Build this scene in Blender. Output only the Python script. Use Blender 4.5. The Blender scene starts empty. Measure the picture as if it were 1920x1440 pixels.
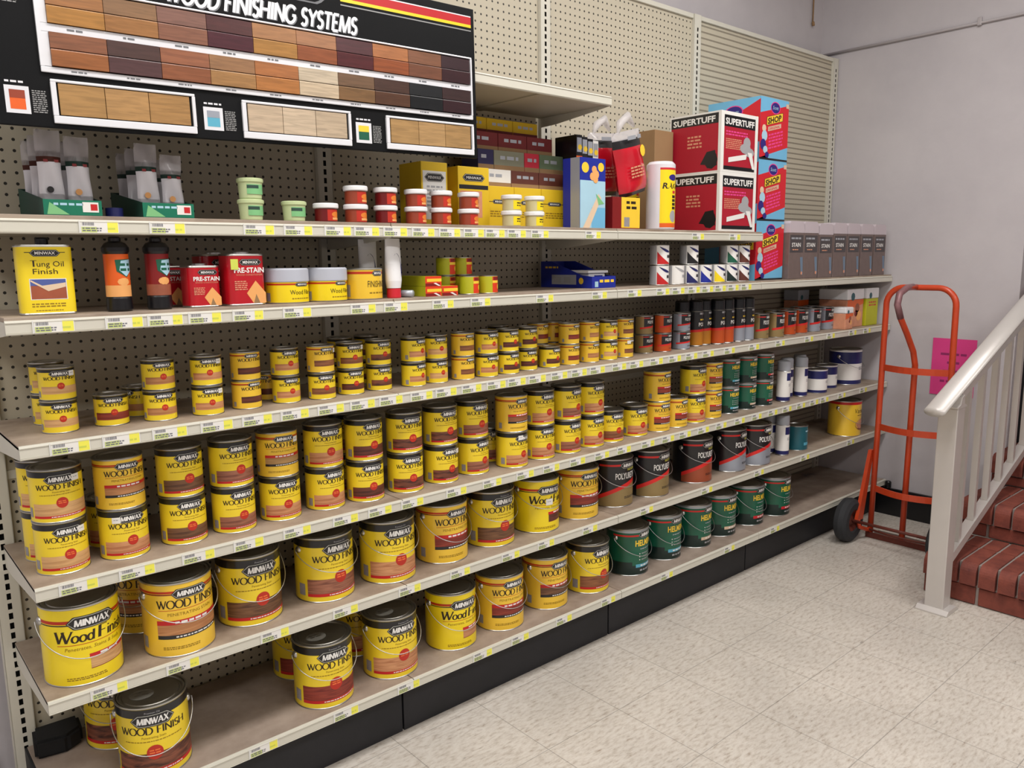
import bpy, bmesh, math, random
from mathutils import Vector, Matrix
random.seed(7)
SC = bpy.context.scene
COL = SC.collection
PI = math.pi
R = math.radians

# ------------------------------------------------------------------ camera, world, lights, exposure
cam_d = bpy.data.cameras.new('camera'); cam = bpy.data.objects.new('camera', cam_d); COL.objects.link(cam)
cam_d.sensor_width = 36; cam_d.sensor_fit = 'HORIZONTAL'; cam_d.lens = 27.8934
cam_d.clip_start = .02; cam_d.clip_end = 60
def cam_axes(yaw, pitch, roll):
    cy, sy, cp, sp = math.cos(yaw), math.sin(yaw), math.cos(pitch), math.sin(pitch)
    fwd = Vector((sy*cp, cy*cp, -sp)); right = Vector((cy, -sy, 0)); up = right.cross(fwd)
    cr, sr = math.cos(roll), math.sin(roll)
    return cr*right + sr*up, -sr*right + cr*up, fwd
_r, _u, _f = cam_axes(.71734, .15704, -.01134)
cam.matrix_world = Matrix(((_r.x, _u.x, -_f.x, -.29112), (_r.y, _u.y, -_f.y, -2.33028), (_r.z, _u.z, -_f.z, 1.47248), (0, 0, 0, 1)))
SC.camera = cam
w_ = bpy.data.worlds.new('world'); SC.world = w_; w_.use_nodes = True
w_.node_tree.nodes['Background'].inputs[0].default_value = (.80, .83, .95, 1)
w_.node_tree.nodes['Background'].inputs[1].default_value = .10
SC.view_settings.view_transform = 'Standard'; SC.view_settings.look = 'None'
SC.view_settings.gamma = 1; SC.view_settings.use_curve_mapping = False
SC.view_settings.exposure = -0.50
LIGHTS = [(x, y) for y in (-1.35, -3.6) for x in (-1.5, .6, 2.45)]
CEIL = 3.35
def ceiling_lights(power=26):
    for (x, y) in LIGHTS:
        l = bpy.data.lights.new('fluorescent_light', 'AREA'); l.shape = 'RECTANGLE'; l.size = 1.25; l.size_y = .5
        l.energy = power; l.color = (1, .98, .955)
        o = bpy.data.objects.new('fluorescent_light', l); COL.objects.link(o); o.location = (x, y, CEIL-.085)
ceiling_lights(42)

# ------------------------------------------------------------------ materials
def lin(c):
    f = lambda v: v/12.92 if v <= .04045 else ((v+.055)/1.055)**2.4
    return tuple(f(x/255.) for x in c[:3]) + (1,)
MATS = {}
def new_mat(name):
    m = bpy.data.materials.new(name); m.use_nodes = True; MATS[name] = m
    return m, m.node_tree, m.node_tree.nodes['Principled BSDF']
def plain(name, rgb, rough=.5, metal=0, spec=.5, var=.06, vs=18, coat=0, alpha=1, trans=0, emit=0):
    m, nt, b = new_mat(name)
    b.inputs['Roughness'].default_value = rough; b.inputs['Metallic'].default_value = metal
    b.inputs['Specular IOR Level'].default_value = spec
    if coat: b.inputs['Coat Weight'].default_value = coat; b.inputs['Coat Roughness'].default_value = .15
    if alpha < 1: b.inputs['Alpha'].default_value = alpha
    if trans: b.inputs['Transmission Weight'].default_value = trans
    if emit: b.inputs['Emission Color'].default_value = lin(rgb); b.inputs['Emission Strength'].default_value = emit
    tc = nt.nodes.new('ShaderNodeTexCoord'); nz = nt.nodes.new('ShaderNodeTexNoise'); nz.inputs['Scale'].default_value = vs; nz.inputs['Detail'].default_value = 4
    nt.links.new(tc.outputs['Object'], nz.inputs['Vector'])
    mr = nt.nodes.new('ShaderNodeMapRange'); mr.inputs[3].default_value = 1-var; mr.inputs[4].default_value = 1+var
    nt.links.new(nz.outputs[0], mr.inputs[0])
    mx = nt.nodes.new('ShaderNodeVectorMath'); mx.operation = 'SCALE'; mx.inputs[0].default_value = lin(rgb)[:3]
    nt.links.new(mr.outputs[0], mx.inputs['Scale']); nt.links.new(mx.outputs[0], b.inputs['Base Color'])
    return m
def ramp(nt, fac, stops):
    r = nt.nodes.new('ShaderNodeValToRGB'); nt.links.new(fac, r.inputs[0])
    while len(r.color_ramp.elements) < len(stops): r.color_ramp.elements.new(.5)
    for e, (p, c) in zip(r.color_ramp.elements, stops): e.position = p; e.color = lin(c)
    return r
def wood(name, light, dark, rough=.45, sx=10, sz=120, dist=1.2):
    m, nt, b = new_mat(name); b.inputs['Roughness'].default_value = rough
    tc = nt.nodes.new('ShaderNodeTexCoord'); mp = nt.nodes.new('ShaderNodeMapping'); mp.inputs['Scale'].default_value = (sx, sx, sz)
    nz = nt.nodes.new('ShaderNodeTexNoise'); nz.inputs['Scale'].default_value = 1; nz.inputs['Detail'].default_value = 5; nz.inputs['Distortion'].default_value = dist
    nt.links.new(tc.outputs['Object'], mp.inputs[0]); nt.links.new(mp.outputs[0], nz.inputs['Vector'])
    r = ramp(nt, nz.outputs[0], [(.36, dark), (.62, light)]); nt.links.new(r.outputs[0], b.inputs['Base Color'])
    return m
def L(name): return MATS[name]

plain('steel', (200, 200, 198), .33, 1, var=.1)
plain('dark_steel', (176, 174, 166), .40, 1, var=.12)
plain('wire', (190, 190, 190), .4, 1)
plain('yellow', (243, 213, 44), .33, var=.03, coat=.25)
plain('bright_yellow', (246, 218, 26), .33, var=.03, coat=.25)
plain('amber_yellow', (242, 199, 58), .33, var=.03, coat=.25)
plain('label_black', (22, 22, 26), .32, var=.1, coat=.3)
plain('ink', (45, 30, 12), .5)
plain('faint_ink', (150, 118, 20), .5)
plain('label_red', (196, 32, 34), .4)
plain('dark_red', (128, 22, 22), .4)
plain('stripe_red', (190, 50, 20), .4)
plain('white_print', (236, 234, 230), .4, var=.02)
plain('grey_print', (165, 165, 168), .4)
plain('barcode', (150, 146, 150), .5, var=.3, vs=300)
plain('seal_red', (190, 45, 28), .4)
plain('seal_text', (240, 120, 60), .4)
plain('plate_edge', (200, 200, 190), .4)
plain('paper_white', (232, 230, 225), .7, var=.03)
plain('cream_metal', (209, 206, 193), .42, var=.03)
plain('cream_dark', (176, 168, 148), .5, var=.05)
plain('slot_dark', (20, 19, 18), .8)
plain('black_plastic', (18, 18, 21), .3, var=.1)
plain('orange_paint', (198, 68, 32), .38, var=.12, vs=30, coat=.2)
plain('rust', (96, 40, 28), .7, var=.3, vs=60)
plain('worn_steel', (112, 98, 88), .6, .2, var=.3, vs=40)
plain('grip_worn', (140, 100, 104), .4, .2, var=.35, vs=50)
plain('rubber', (44, 45, 48), .8, var=.15)
plain('railing', (205, 200, 196), .35, metal=.25, var=.03)
plain('mortar', (150, 140, 134), .9, var=.12, vs=60)
plain('pink_paper', (226, 66, 140), .8, var=.03)
plain('pink_ink', (150, 40, 100), .8)
plain('tag_yellow', (240, 235, 90), .55, var=.04)
plain('tag_green', (196, 208, 130), .6, var=.05)
plain('tag_ink', (110, 110, 120), .6)
plain('tag_clip', (225, 225, 222), .2, var=.02)
plain('green_label', (20, 92, 68), .35, var=.08, coat=.2)
plain('green_dark', (12, 38, 34), .35, var=.08, coat=.2)
plain('helm_yellow', (246, 206, 60), .4)
plain('cyan_bar', (90, 170, 196), .4)
plain('pale_bar', (214, 186, 160), .4)
plain('red_bar', (206, 36, 50), .4)
plain('silver_label', (178, 182, 190), .35, metal=.3)
plain('tan_label', (150, 128, 84), .38, metal=.2)
plain('orange_label', (196, 82, 30), .38, metal=.1)
plain('brown_label', (156, 76, 48), .38, metal=.1)
plain('amber_label', (200, 130, 36), .38, metal=.1)
plain('grey_label', (160, 166, 178), .34, metal=.3)
plain('swoosh_red', (218, 40, 36), .38)
plain('navy', (34, 38, 96), .35)
plain('teal', (30, 92, 104), .35)
plain('cap_grey', (168, 172, 180), .4)
plain('cap_black', (20, 22, 26), .25)
plain('white_plastic', (238, 238, 240), .35, var=.02)
plain('lid_grey', (186, 190, 202), .4, var=.03)
plain('card_yellow', (226, 188, 28), .6, var=.05)
plain('card_brown', (92, 44, 30), .65, var=.1)
plain('card_dark_red', (110, 26, 26), .6, var=.1)
plain('card_red', (196, 40, 60), .6, var=.08)
plain('card_green', (96, 112, 84), .6, var=.08)
plain('card_grey', (132, 132, 112), .6, var=.08)
plain('card_navy', (40, 36, 80), .6, var=.08)
plain('kraft', (150, 118, 82), .8, var=.08)
plain('tin_red', (186, 20, 34), .32, coat=.3)
plain('oil_yellow', (244, 216, 36), .4, coat=.2)
plain('pale_green', (196, 210, 160), .4, var=.04)
plain('mint', (126, 190, 130), .45, var=.05)
plain('mint_dark', (40, 70, 60), .5, var=.05)
plain('jar_brown', (150, 66, 44), .3, var=.05)
plain('jar_maroon', (110, 22, 24), .3, var=.05)
plain('jar_straw', (206, 196, 150), .3, var=.05)
plain('jar_orange', (226, 130, 50), .4, var=.05)
plain('box_blue', (22, 40, 150), .5, var=.05)
plain('sky_blue', (112, 180, 218), .5, var=.05)
plain('pale_blue', (170, 208, 226), .5, var=.08)
plain('skin_print', (226, 200, 170), .5, var=.08)
plain('logo_blue', (44, 30, 120), .5)
plain('box_red', (206, 30, 44), .5, var=.05)
plain('super_red', (172, 22, 44), .5, var=.05)
plain('bag_red', (198, 20, 40), .22, var=.08, coat=.5)
plain('film', (228, 224, 228), .15, var=.03, alpha=.42)
plain('bag_white', (226, 224, 230), .25, var=.05, coat=.3)
plain('tray_green', (0, 112, 84), .45, var=.04)
plain('tray_dark', (14, 60, 48), .6)
plain('picture_brown', (150, 84, 60), .5, var=.3, vs=60)
plain('dune_blue', (80, 96, 160), .5, var=.1)
plain('dune_rust', (160, 84, 56), .5, var=.15, vs=40)
plain('orange_print', (226, 96, 30), .4, var=.1)
plain('peach_print', (238, 172, 104), .4, var=.1)
plain('deck_brown', (112, 96, 92), .5, var=.16, vs=40)
plain('deck_top', (196, 184, 190), .4, var=.03)
plain('deck_label', (72, 66, 68), .5)
plain('deck_blue', (108, 128, 150), .5)
plain('salmon', (216, 150, 118), .5, var=.18, vs=40)
plain('foam_black', (14, 14, 16), .9, var=.2)
plain('lime', (186, 186, 30), .5, var=.06)
plain('red_orange', (222, 60, 24), .45, var=.05)
plain('sign_black', (14, 15, 17), .5, var=.1, spec=.15)
plain('sign_white', (226, 227, 232), .22, var=.01, coat=.5)
plain('sign_red', (184, 22, 30), .35)
plain('sign_yellow', (236, 206, 40), .3)
plain('sign_grey', (150, 150, 150), .3)
plain('sign_shadow', (60, 40, 30), .6)
plain('outline_grey', (110, 112, 116), .4)
plain('conduit', (176, 170, 172), .5)
plain('sticker', (150, 148, 140), .5)
plain('green_sticker', (206, 214, 90), .5)
SW = {'n': ((222, 176, 122), (196, 148, 98)), 'g': ((196, 140, 92), (166, 108, 66)), 'c': ((212, 154, 110), (180, 116, 78)), 's': ((150, 96, 62), (112, 66, 42)),
      'r': ((150, 62, 46), (112, 36, 30)), 'm': ((112, 58, 44), (70, 34, 28)), 'w': ((140, 82, 60), (58, 30, 26)), 'k': ((126, 88, 60), (84, 54, 38)),
      'p': ((168, 110, 86), (122, 72, 56)), 't': ((186, 146, 92), (160, 120, 70)), 'o': ((190, 140, 88), (110, 72, 48))}
for k, (a, b) in SW.items(): wood('swatch_'+k, a, b, sx=8 if k != 'w' else 16, sz=130 if k != 'w' else 75, dist=1.5 if k != 'w' else .6)

def peg_mat(name, stretch, hole):
    m, nt, b = new_mat(name); b.inputs['Roughness'].default_value = .55
    tc = nt.nodes.new('ShaderNodeTexCoord'); sp = nt.nodes.new('ShaderNodeSeparateXYZ'); nt.links.new(tc.outputs['Object'], sp.inputs[0])
    def cell(o, s):
        a = nt.nodes.new('ShaderNodeMath'); a.operation = 'MULTIPLY'; a.inputs[1].default_value = 1/.0267; nt.links.new(o, a.inputs[0])
        f = nt.nodes.new('ShaderNodeMath'); f.operation = 'FRACT'; nt.links.new(a.outputs[0], f.inputs[0])
        d = nt.nodes.new('ShaderNodeMath'); d.operation = 'SUBTRACT'; d.inputs[1].default_value = .5; nt.links.new(f.outputs[0], d.inputs[0])
        e = nt.nodes.new('ShaderNodeMath'); e.operation = 'MULTIPLY'; e.inputs[1].default_value = s; nt.links.new(d.outputs[0], e.inputs[0])
        q = nt.nodes.new('ShaderNodeMath'); q.operation = 'MULTIPLY'; nt.links.new(e.outputs[0], q.inputs[0]); nt.links.new(e.outputs[0], q.inputs[1]); return q.outputs[0]
    s = nt.nodes.new('ShaderNodeMath'); s.operation = 'ADD'; nt.links.new(cell(sp.outputs[0], stretch), s.inputs[0]); nt.links.new(cell(sp.outputs[2], 1), s.inputs[1])
    l = nt.nodes.new('ShaderNodeMath'); l.operation = 'LESS_THAN'; l.inputs[1].default_value = .145**2; nt.links.new(s.outputs[0], l.inputs[0])
    mx = nt.nodes.new('ShaderNodeMix'); mx.data_type = 'RGBA'; mx.inputs[6].default_value = lin((190, 182, 162)); mx.inputs[7].default_value = lin(hole)
    nt.links.new(l.outputs[0], mx.inputs[0]); nt.links.new(mx.outputs[2], b.inputs['Base Color'])
peg_mat('pegboard', 1.0, (44, 41, 36)); peg_mat('slatboard', .12, (138, 130, 114))

def floor_mat():
    m, nt, b = new_mat('floor_tile'); b.inputs['Roughness'].default_value = .42; b.inputs['Specular IOR Level'].default_value = .35
    tc = nt.nodes.new('ShaderNodeTexCoord')
    mp = nt.nodes.new('ShaderNodeMapping'); mp.inputs['Rotation'].default_value = (0, 0, R(20)); mp.inputs['Scale'].default_value = (30, 90, 1)
    nt.links.new(tc.outputs['Object'], mp.inputs[0])
    n1 = nt.nodes.new('ShaderNodeTexNoise'); n1.inputs['Scale'].default_value = 1; n1.inputs['Detail'].default_value = 6; n1.inputs['Roughness'].default_value = .65; nt.links.new(mp.outputs[0], n1.inputs['Vector'])
    r1 = ramp(nt, n1.outputs[0], [(.28, (158, 142, 128)), (.40, (192, 183, 172)), (.50, (206, 198, 188)), (.62, (214, 208, 199)), (.72, (192, 180, 166))])
    n2 = nt.nodes.new('ShaderNodeTexNoise'); n2.inputs['Scale'].default_value = 2.2; n2.inputs['Detail'].default_value = 3; nt.links.new(tc.outputs['Object'], n2.inputs['Vector'])
    mr = nt.nodes.new('ShaderNodeMapRange'); mr.inputs[1].default_value = .3; mr.inputs[2].default_value = .7; mr.inputs[3].default_value = .86; mr.inputs[4].default_value = 1.04; nt.links.new(n2.outputs[0], mr.inputs[0])
    # dark scuffs and chips
    mp2 = nt.nodes.new('ShaderNodeMapping'); mp2.inputs['Rotation'].default_value = (0, 0, R(-15)); mp2.inputs['Scale'].default_value = (22, 90, 1); mp2.inputs['Location'].default_value = (3, 7, 0); nt.links.new(tc.outputs['Object'], mp2.inputs[0])
    n3 = nt.nodes.new('ShaderNodeTexNoise'); n3.inputs['Scale'].default_value = 1; n3.inputs['Detail'].default_value = 2; nt.links.new(mp2.outputs[0], n3.inputs['Vector'])
    r3 = nt.nodes.new('ShaderNodeMapRange'); r3.inputs[1].default_value = .68; r3.inputs[2].default_value = .76; r3.inputs[3].default_value = 1; r3.inputs[4].default_value = .66; nt.links.new(n3.outputs[0], r3.inputs[0])
    sp = nt.nodes.new('ShaderNodeSeparateXYZ'); nt.links.new(tc.outputs['Object'], sp.inputs[0])
    def seam(o, off, pitch):
        a = nt.nodes.new('ShaderNodeMath'); a.operation = 'MULTIPLY_ADD'; a.inputs[1].default_value = 1/pitch; a.inputs[2].default_value = -off/pitch+100; nt.links.new(o, a.inputs[0])
        f = nt.nodes.new('ShaderNodeMath'); f.operation = 'FRACT'; nt.links.new(a.outputs[0], f.inputs[0])
        g = nt.nodes.new('ShaderNodeMath'); g.operation = 'LESS_THAN'; g.inputs[1].default_value = .009; nt.links.new(f.outputs[0], g.inputs[0]); return g.outputs[0]
    mx = nt.nodes.new('ShaderNodeMath'); mx.operation = 'MAXIMUM'; nt.links.new(seam(sp.outputs[0], 1.23, .321), mx.inputs[0]); nt.links.new(seam(sp.outputs[1], -1.06, .324), mx.inputs[1])
    sm = nt.nodes.new('ShaderNodeMapRange'); sm.inputs[3].default_value = 1; sm.inputs[4].default_value = .62; nt.links.new(mx.outputs[0], sm.inputs[0])
    k = nt.nodes.new('ShaderNodeMath'); k.operation = 'MULTIPLY'; nt.links.new(mr.outputs[0], k.inputs[0]); nt.links.new(sm.outputs[0], k.inputs[1])
    k2 = nt.nodes.new('ShaderNodeMath'); k2.operation = 'MULTIPLY'; nt.links.new(k.outputs[0], k2.inputs[0]); nt.links.new(r3.outputs[0], k2.inputs[1])
    v = nt.nodes.new('ShaderNodeVectorMath'); v.operation = 'SCALE'; nt.links.new(r1.outputs[0], v.inputs[0]); nt.links.new(k2.outputs[0], v.inputs['Scale']); nt.links.new(v.outputs[0], b.inputs['Base Color'])
floor_mat()
def blotch(name, c1, c2, rough, scale, bump=0, dark=None):
    m, nt, b = new_mat(name); b.inputs['Roughness'].default_value = rough
    tc = nt.nodes.new('ShaderNodeTexCoord'); n = nt.nodes.new('ShaderNodeTexNoise'); n.inputs['Scale'].default_value = scale; n.inputs['Detail'].default_value = 7; n.inputs['Roughness'].default_value = .6
    nt.links.new(tc.outputs['Object'], n.inputs['Vector'])
    st = [(.35, c1), (.62, c2)]
    if dark: st = [(.28, dark)] + st
    r = ramp(nt, n.outputs[0], st); nt.links.new(r.outputs[0], b.inputs['Base Color'])
    if bump:
        bp = nt.nodes.new('ShaderNodeBump'); bp.inputs['Strength'].default_value = bump; bp.inputs['Distance'].default_value = .004
        n2 = nt.nodes.new('ShaderNodeTexNoise'); n2.inputs['Scale'].default_value = scale*12; nt.links.new(tc.outputs['Object'], n2.inputs['Vector'])
        nt.links.new(n2.outputs[0], bp.inputs['Height']); nt.links.new(bp.outputs[0], b.inputs['Normal'])
blotch('wall_paint', (188, 183, 187), (197, 192, 195), .8, 2.2, .25)
blotch('deck_board', (138, 121, 106), (166, 150, 134), .6, 9, 0, (112, 98, 88))
blotch('base_board', (132, 116, 104), (166, 150, 137), .6, 5, 0, (96, 90, 94))
blotch('kick_black', (24, 25, 29), (33, 33, 38), .6, 5)
blotch('brick', (106, 51, 42), (134, 68, 54), .75, 14, .3, (80, 40, 36))
blotch('ceiling_white', (214, 212, 208), (224, 222, 218), .9, 3)
plain('lamp_lens', (255, 250, 240), .4, emit=2.2)

# ------------------------------------------------------------------ mesh builder
class MB:
    def __init__(s): s.v = []; s.f = []; s.m = []; s.sm = []; s.mats = []
    def mi(s, name):
        if name not in s.mats: s.mats.append(name)
        return s.mats.index(name)
    def add(s, vs, fs, mat, smooth=False):
        o = len(s.v); k = s.mi(mat)
        s.v += [tuple(p) for p in vs]
        for f in fs: s.f.append(tuple(i+o for i in f)); s.m.append(k); s.sm.append(smooth)
    def box(s, x0, x1, y0, y1, z0, z1, mat, b=0):
        if b <= 0:
            vs = [(x, y, z) for z in (z0, z1) for y in (y0, y1) for x in (x0, x1)]
            s.add(vs, [(0, 2, 3, 1), (4, 5, 7, 6), (0, 1, 5, 4), (2, 6, 7, 3), (0, 4, 6, 2), (1, 3, 7, 5)], mat); return
        bm = bmesh.new(); bmesh.ops.create_cube(bm, size=1)
        for v in bm.verts: v.co = Vector(((x0+x1)/2+v.co.x*(x1-x0), (y0+y1)/2+v.co.y*(y1-y0), (z0+z1)/2+v.co.z*(z1-z0)))
        bmesh.ops.bevel(bm, geom=bm.edges[:], offset=b, segments=2, affect='EDGES', profile=.6)
        s.add([v.co[:] for v in bm.verts], [[v.index for v in f.verts] for f in bm.faces], mat); bm.free()
    def lathe(s, prof, n=28, c=(0, 0, 0), cap0=True, cap1=True, sy=1.0):
        # prof: [(r, z, mat)], mat of the segment that ends at the point
        for i in range(1, len(prof)):
            (r0, z0), (r1, z1), mat = prof[i-1][:2], prof[i][:2], prof[i][2]
            a, b = [], []
            for k in range(n):
                t = 2*PI*k/n; cx, sn = math.cos(t), math.sin(t)
                a.append((c[0]+r0*cx, c[1]+r0*sn*sy, c[2]+z0)); b.append((c[0]+r1*cx, c[1]+r1*sn*sy, c[2]+z1))
            if r1 < 1e-6: s.add(a+[(c[0], c[1], c[2]+z1)], [(k, (k+1) % n, n) for k in range(n)], mat, True)
            elif r0 < 1e-6: s.add(b+[(c[0], c[1], c[2]+z0)], [((k+1) % n, k, n) for k in range(n)], mat, True)
            else: s.add(a+b, [(k, (k+1) % n, n+(k+1) % n, n+k) for k in range(n)], mat, True)
    def tube(s, pts, r, mat, n=8, closed=False):
        pts = [Vector(p) for p in pts]; N = len(pts); rings = []; prev = None
        for i, p in enumerate(pts):
            a = pts[i-1] if (i > 0 or closed) else p; b = pts[(i+1) % N] if (i < N-1 or closed) else p
            t = (b-a).normalized()
            if prev is None: u = t.orthogonal().normalized()
            else: u = (prev - t*prev.dot(t)).normalized()
            prev = u; w = t.cross(u); rr = r[i] if isinstance(r, (list, tuple)) else r
            rings.append([p+(u*math.cos(2*PI*k/n)+w*math.sin(2*PI*k/n))*rr for k in range(n)])
        vs = [v[:] for ring in rings for v in ring]; fs = []
        for i in range(N if closed else N-1):
            j = (i+1) % N
            for k in range(n): fs.append((i*n+k, i*n+(k+1) % n, j*n+(k+1) % n, j*n+k))
        if not closed: fs.append(tuple(range(n-1, -1, -1))); fs.append(tuple((N-1)*n+k for k in range(n)))
        s.add(vs, fs, mat, True)
    def prism(s, pts, axis, a0, a1, mat):
        # pts: 2-D polygon; axis x: (y,z), y: (x,z), z: (x,y)
        def P(p, t): return {'x': (t, p[0], p[1]), 'y': (p[0], t, p[1]), 'z': (p[0], p[1], t)}[axis]
        n = len(pts); vs = [P(p, a0) for p in pts]+[P(p, a1) for p in pts]
        s.add(vs, [tuple(range(n)), tuple(range(2*n-1, n-1, -1))]+[(i, (i+1) % n, n+(i+1) % n, n+i) for i in range(n)], mat)
    def mesh(s, name):
        me = bpy.data.meshes.new(name); me.from_pydata(s.v, [], s.f)
        for m in s.mats: me.materials.append(L(m))
        me.polygons.foreach_set('material_index', s.m); me.polygons.foreach_set('use_smooth', s.sm)
        bm = bmesh.new(); bm.from_mesh(me); bmesh.ops.recalc_face_normals(bm, faces=bm.faces[:]) if getattr(s, 'recalc', True) else None; bm.to_mesh(me); bm.free()
        me.update(); return me
    def build(s, name, parent=None, loc=(0, 0, 0), rz=0):
        return link(name, s.mesh(name), parent, loc, rz)
def link(name, me, parent=None, loc=(0, 0, 0), rz=0):
    o = bpy.data.objects.new(name, me); COL.objects.link(o); o.location = loc; o.rotation_euler = (0, 0, rz)
    if parent: o.parent = parent
    return o
def tag(o, label, cat, group=None):
    n = len(label.split()); assert 4 <= n <= 16, (n, label)
    o['label'] = label; o['category'] = cat
    if group: o['group'] = group
    return o
def thing(name, loc, label, cat, group=None, rz=0):
    return tag(link(name, None, None, loc, rz), label, cat, group)
def structure(o): o['kind'] = 'structure'; return o

# ------------------------------------------------------------------ printing on flat and round surfaces
def cyl(Rr, z0=0):      # s = arc length round a can from its front (-Y), z = height
    def M(s, z, off): a = s/Rr; return ((Rr+off)*math.sin(a), -(Rr+off)*math.cos(a), z0+z)
    M.step = Rr*R(4.6)
    return M
def seg(M, span, n): return max(n if not hasattr(M, 'step') else 1, math.ceil(abs(span)/M.step)) if hasattr(M, 'step') else n
def plane(o, u, v):     # a flat face: origin, two unit axes
    o, u, v = Vector(o), Vector(u), Vector(v); n = u.cross(v)
    def M(s, z, off): return (o+u*s+v*z+n*off)[:]
    return M
def rect(mb, M, s0, s1, z0, z1, mat, k=1, n=8):
    off = .00022*k; vs = []; fs = []; n = seg(M, s1-s0, n)
    for i in range(n+1):
        s = s0+(s1-s0)*i/n; vs += [M(s, z0, off), M(s, z1, off)]
    for i in range(n): fs.append((2*i, 2*i+2, 2*i+3, 2*i+1))
    mb.add(vs, fs, mat, True)
def poly(mb, M, pts, mat, k=1):
    if hasattr(M, 'step'):      # convex outline bent round a can
        xs = [p[0] for p in pts]; a, b = min(xs), max(xs)
        def zs(t):
            x = a+(b-a)*min(max(t, 1e-4), 1-1e-4); out = []
            for i, p in enumerate(pts):
                q = pts[(i+1) % len(pts)]
                if (p[0]-x)*(q[0]-x) <= 0 and p[0] != q[0]: out.append(p[1]+(q[1]-p[1])*(x-p[0])/(q[0]-p[0]))
            return out
        band(mb, M, lambda t: min(zs(t)), lambda t: max(zs(t)), a, b, mat, k, 8); return
    mb.add([M(p[0], p[1], .00022*k) for p in pts], [tuple(range(len(pts)))], mat)
def disc(mb, M, s, z, r, mat, k=1, n=16, rz=None):
    vs = [M(s, z, .00022*k)]; q = 3 if hasattr(M, 'step') else 1
    for j in range(1, q+1): vs += [M(s+r*j/q*math.cos(2*PI*i/n), z+(rz or r)*j/q*math.sin(2*PI*i/n), .00022*k) for i in range(n)]
    fs = [(0, 1+i, 1+(i+1) % n) for i in range(n)]
    for j in range(q-1): fs += [(1+j*n+i, 1+j*n+(i+1) % n, 1+j*n+n+(i+1) % n, 1+j*n+n+i) for i in range(n)]
    mb.add(vs, fs, mat)
def band(mb, M, f0, f1, s0, s1, mat, k=1, n=16):
    vs = []; fs = []; n = max(n, seg(M, s1-s0, n))
    for i in range(n+1):
        t = i/n; s = s0+(s1-s0)*t; vs += [M(s, f0(t), .00022*k), M(s, f1(t), .00022*k)]
    for i in range(n): fs.append((2*i, 2*i+2, 2*i+3, 2*i+1))
    mb.add(vs, fs, mat, True)
TX = {}
def glyphs(s, bold=0):
    key = (s, bold)
    if key in TX: return TX[key]
    cu = bpy.data.curves.new('lettering', 'FONT'); cu.body = s; cu.size = 1; cu.resolution_u = 2; cu.offset = bold
    ob = bpy.data.objects.new('lettering', cu); COL.objects.link(ob); bpy.context.view_layer.update()
    me = ob.evaluated_get(bpy.context.evaluated_depsgraph_get()).to_mesh()
    vs = [(v.co.x, v.co.y) for v in me.vertices]; fs = [tuple(p.vertices) for p in me.polygons]
    ob.evaluated_get(bpy.context.evaluated_depsgraph_get()).to_mesh_clear()
    bpy.data.objects.remove(ob); bpy.data.curves.remove(cu)
    x0 = min(v[0] for v in vs); w = max(v[0] for v in vs)-x0; h = .73
    vs = [((x-x0)/w, y/h) for x, y in vs]
    TX[key] = (vs, fs, w/h); return TX[key]
def sans(mb, M, s, sc, z, h, mat, k=2, w=None, bold=0, shear=0):
    vs, fs, asp = glyphs(s, bold); w = w or asp*h
    mb.add([M(sc-w/2+x*w+shear*y*h, z+y*h, .00022*k) for x, y in vs], fs, mat)
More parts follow.
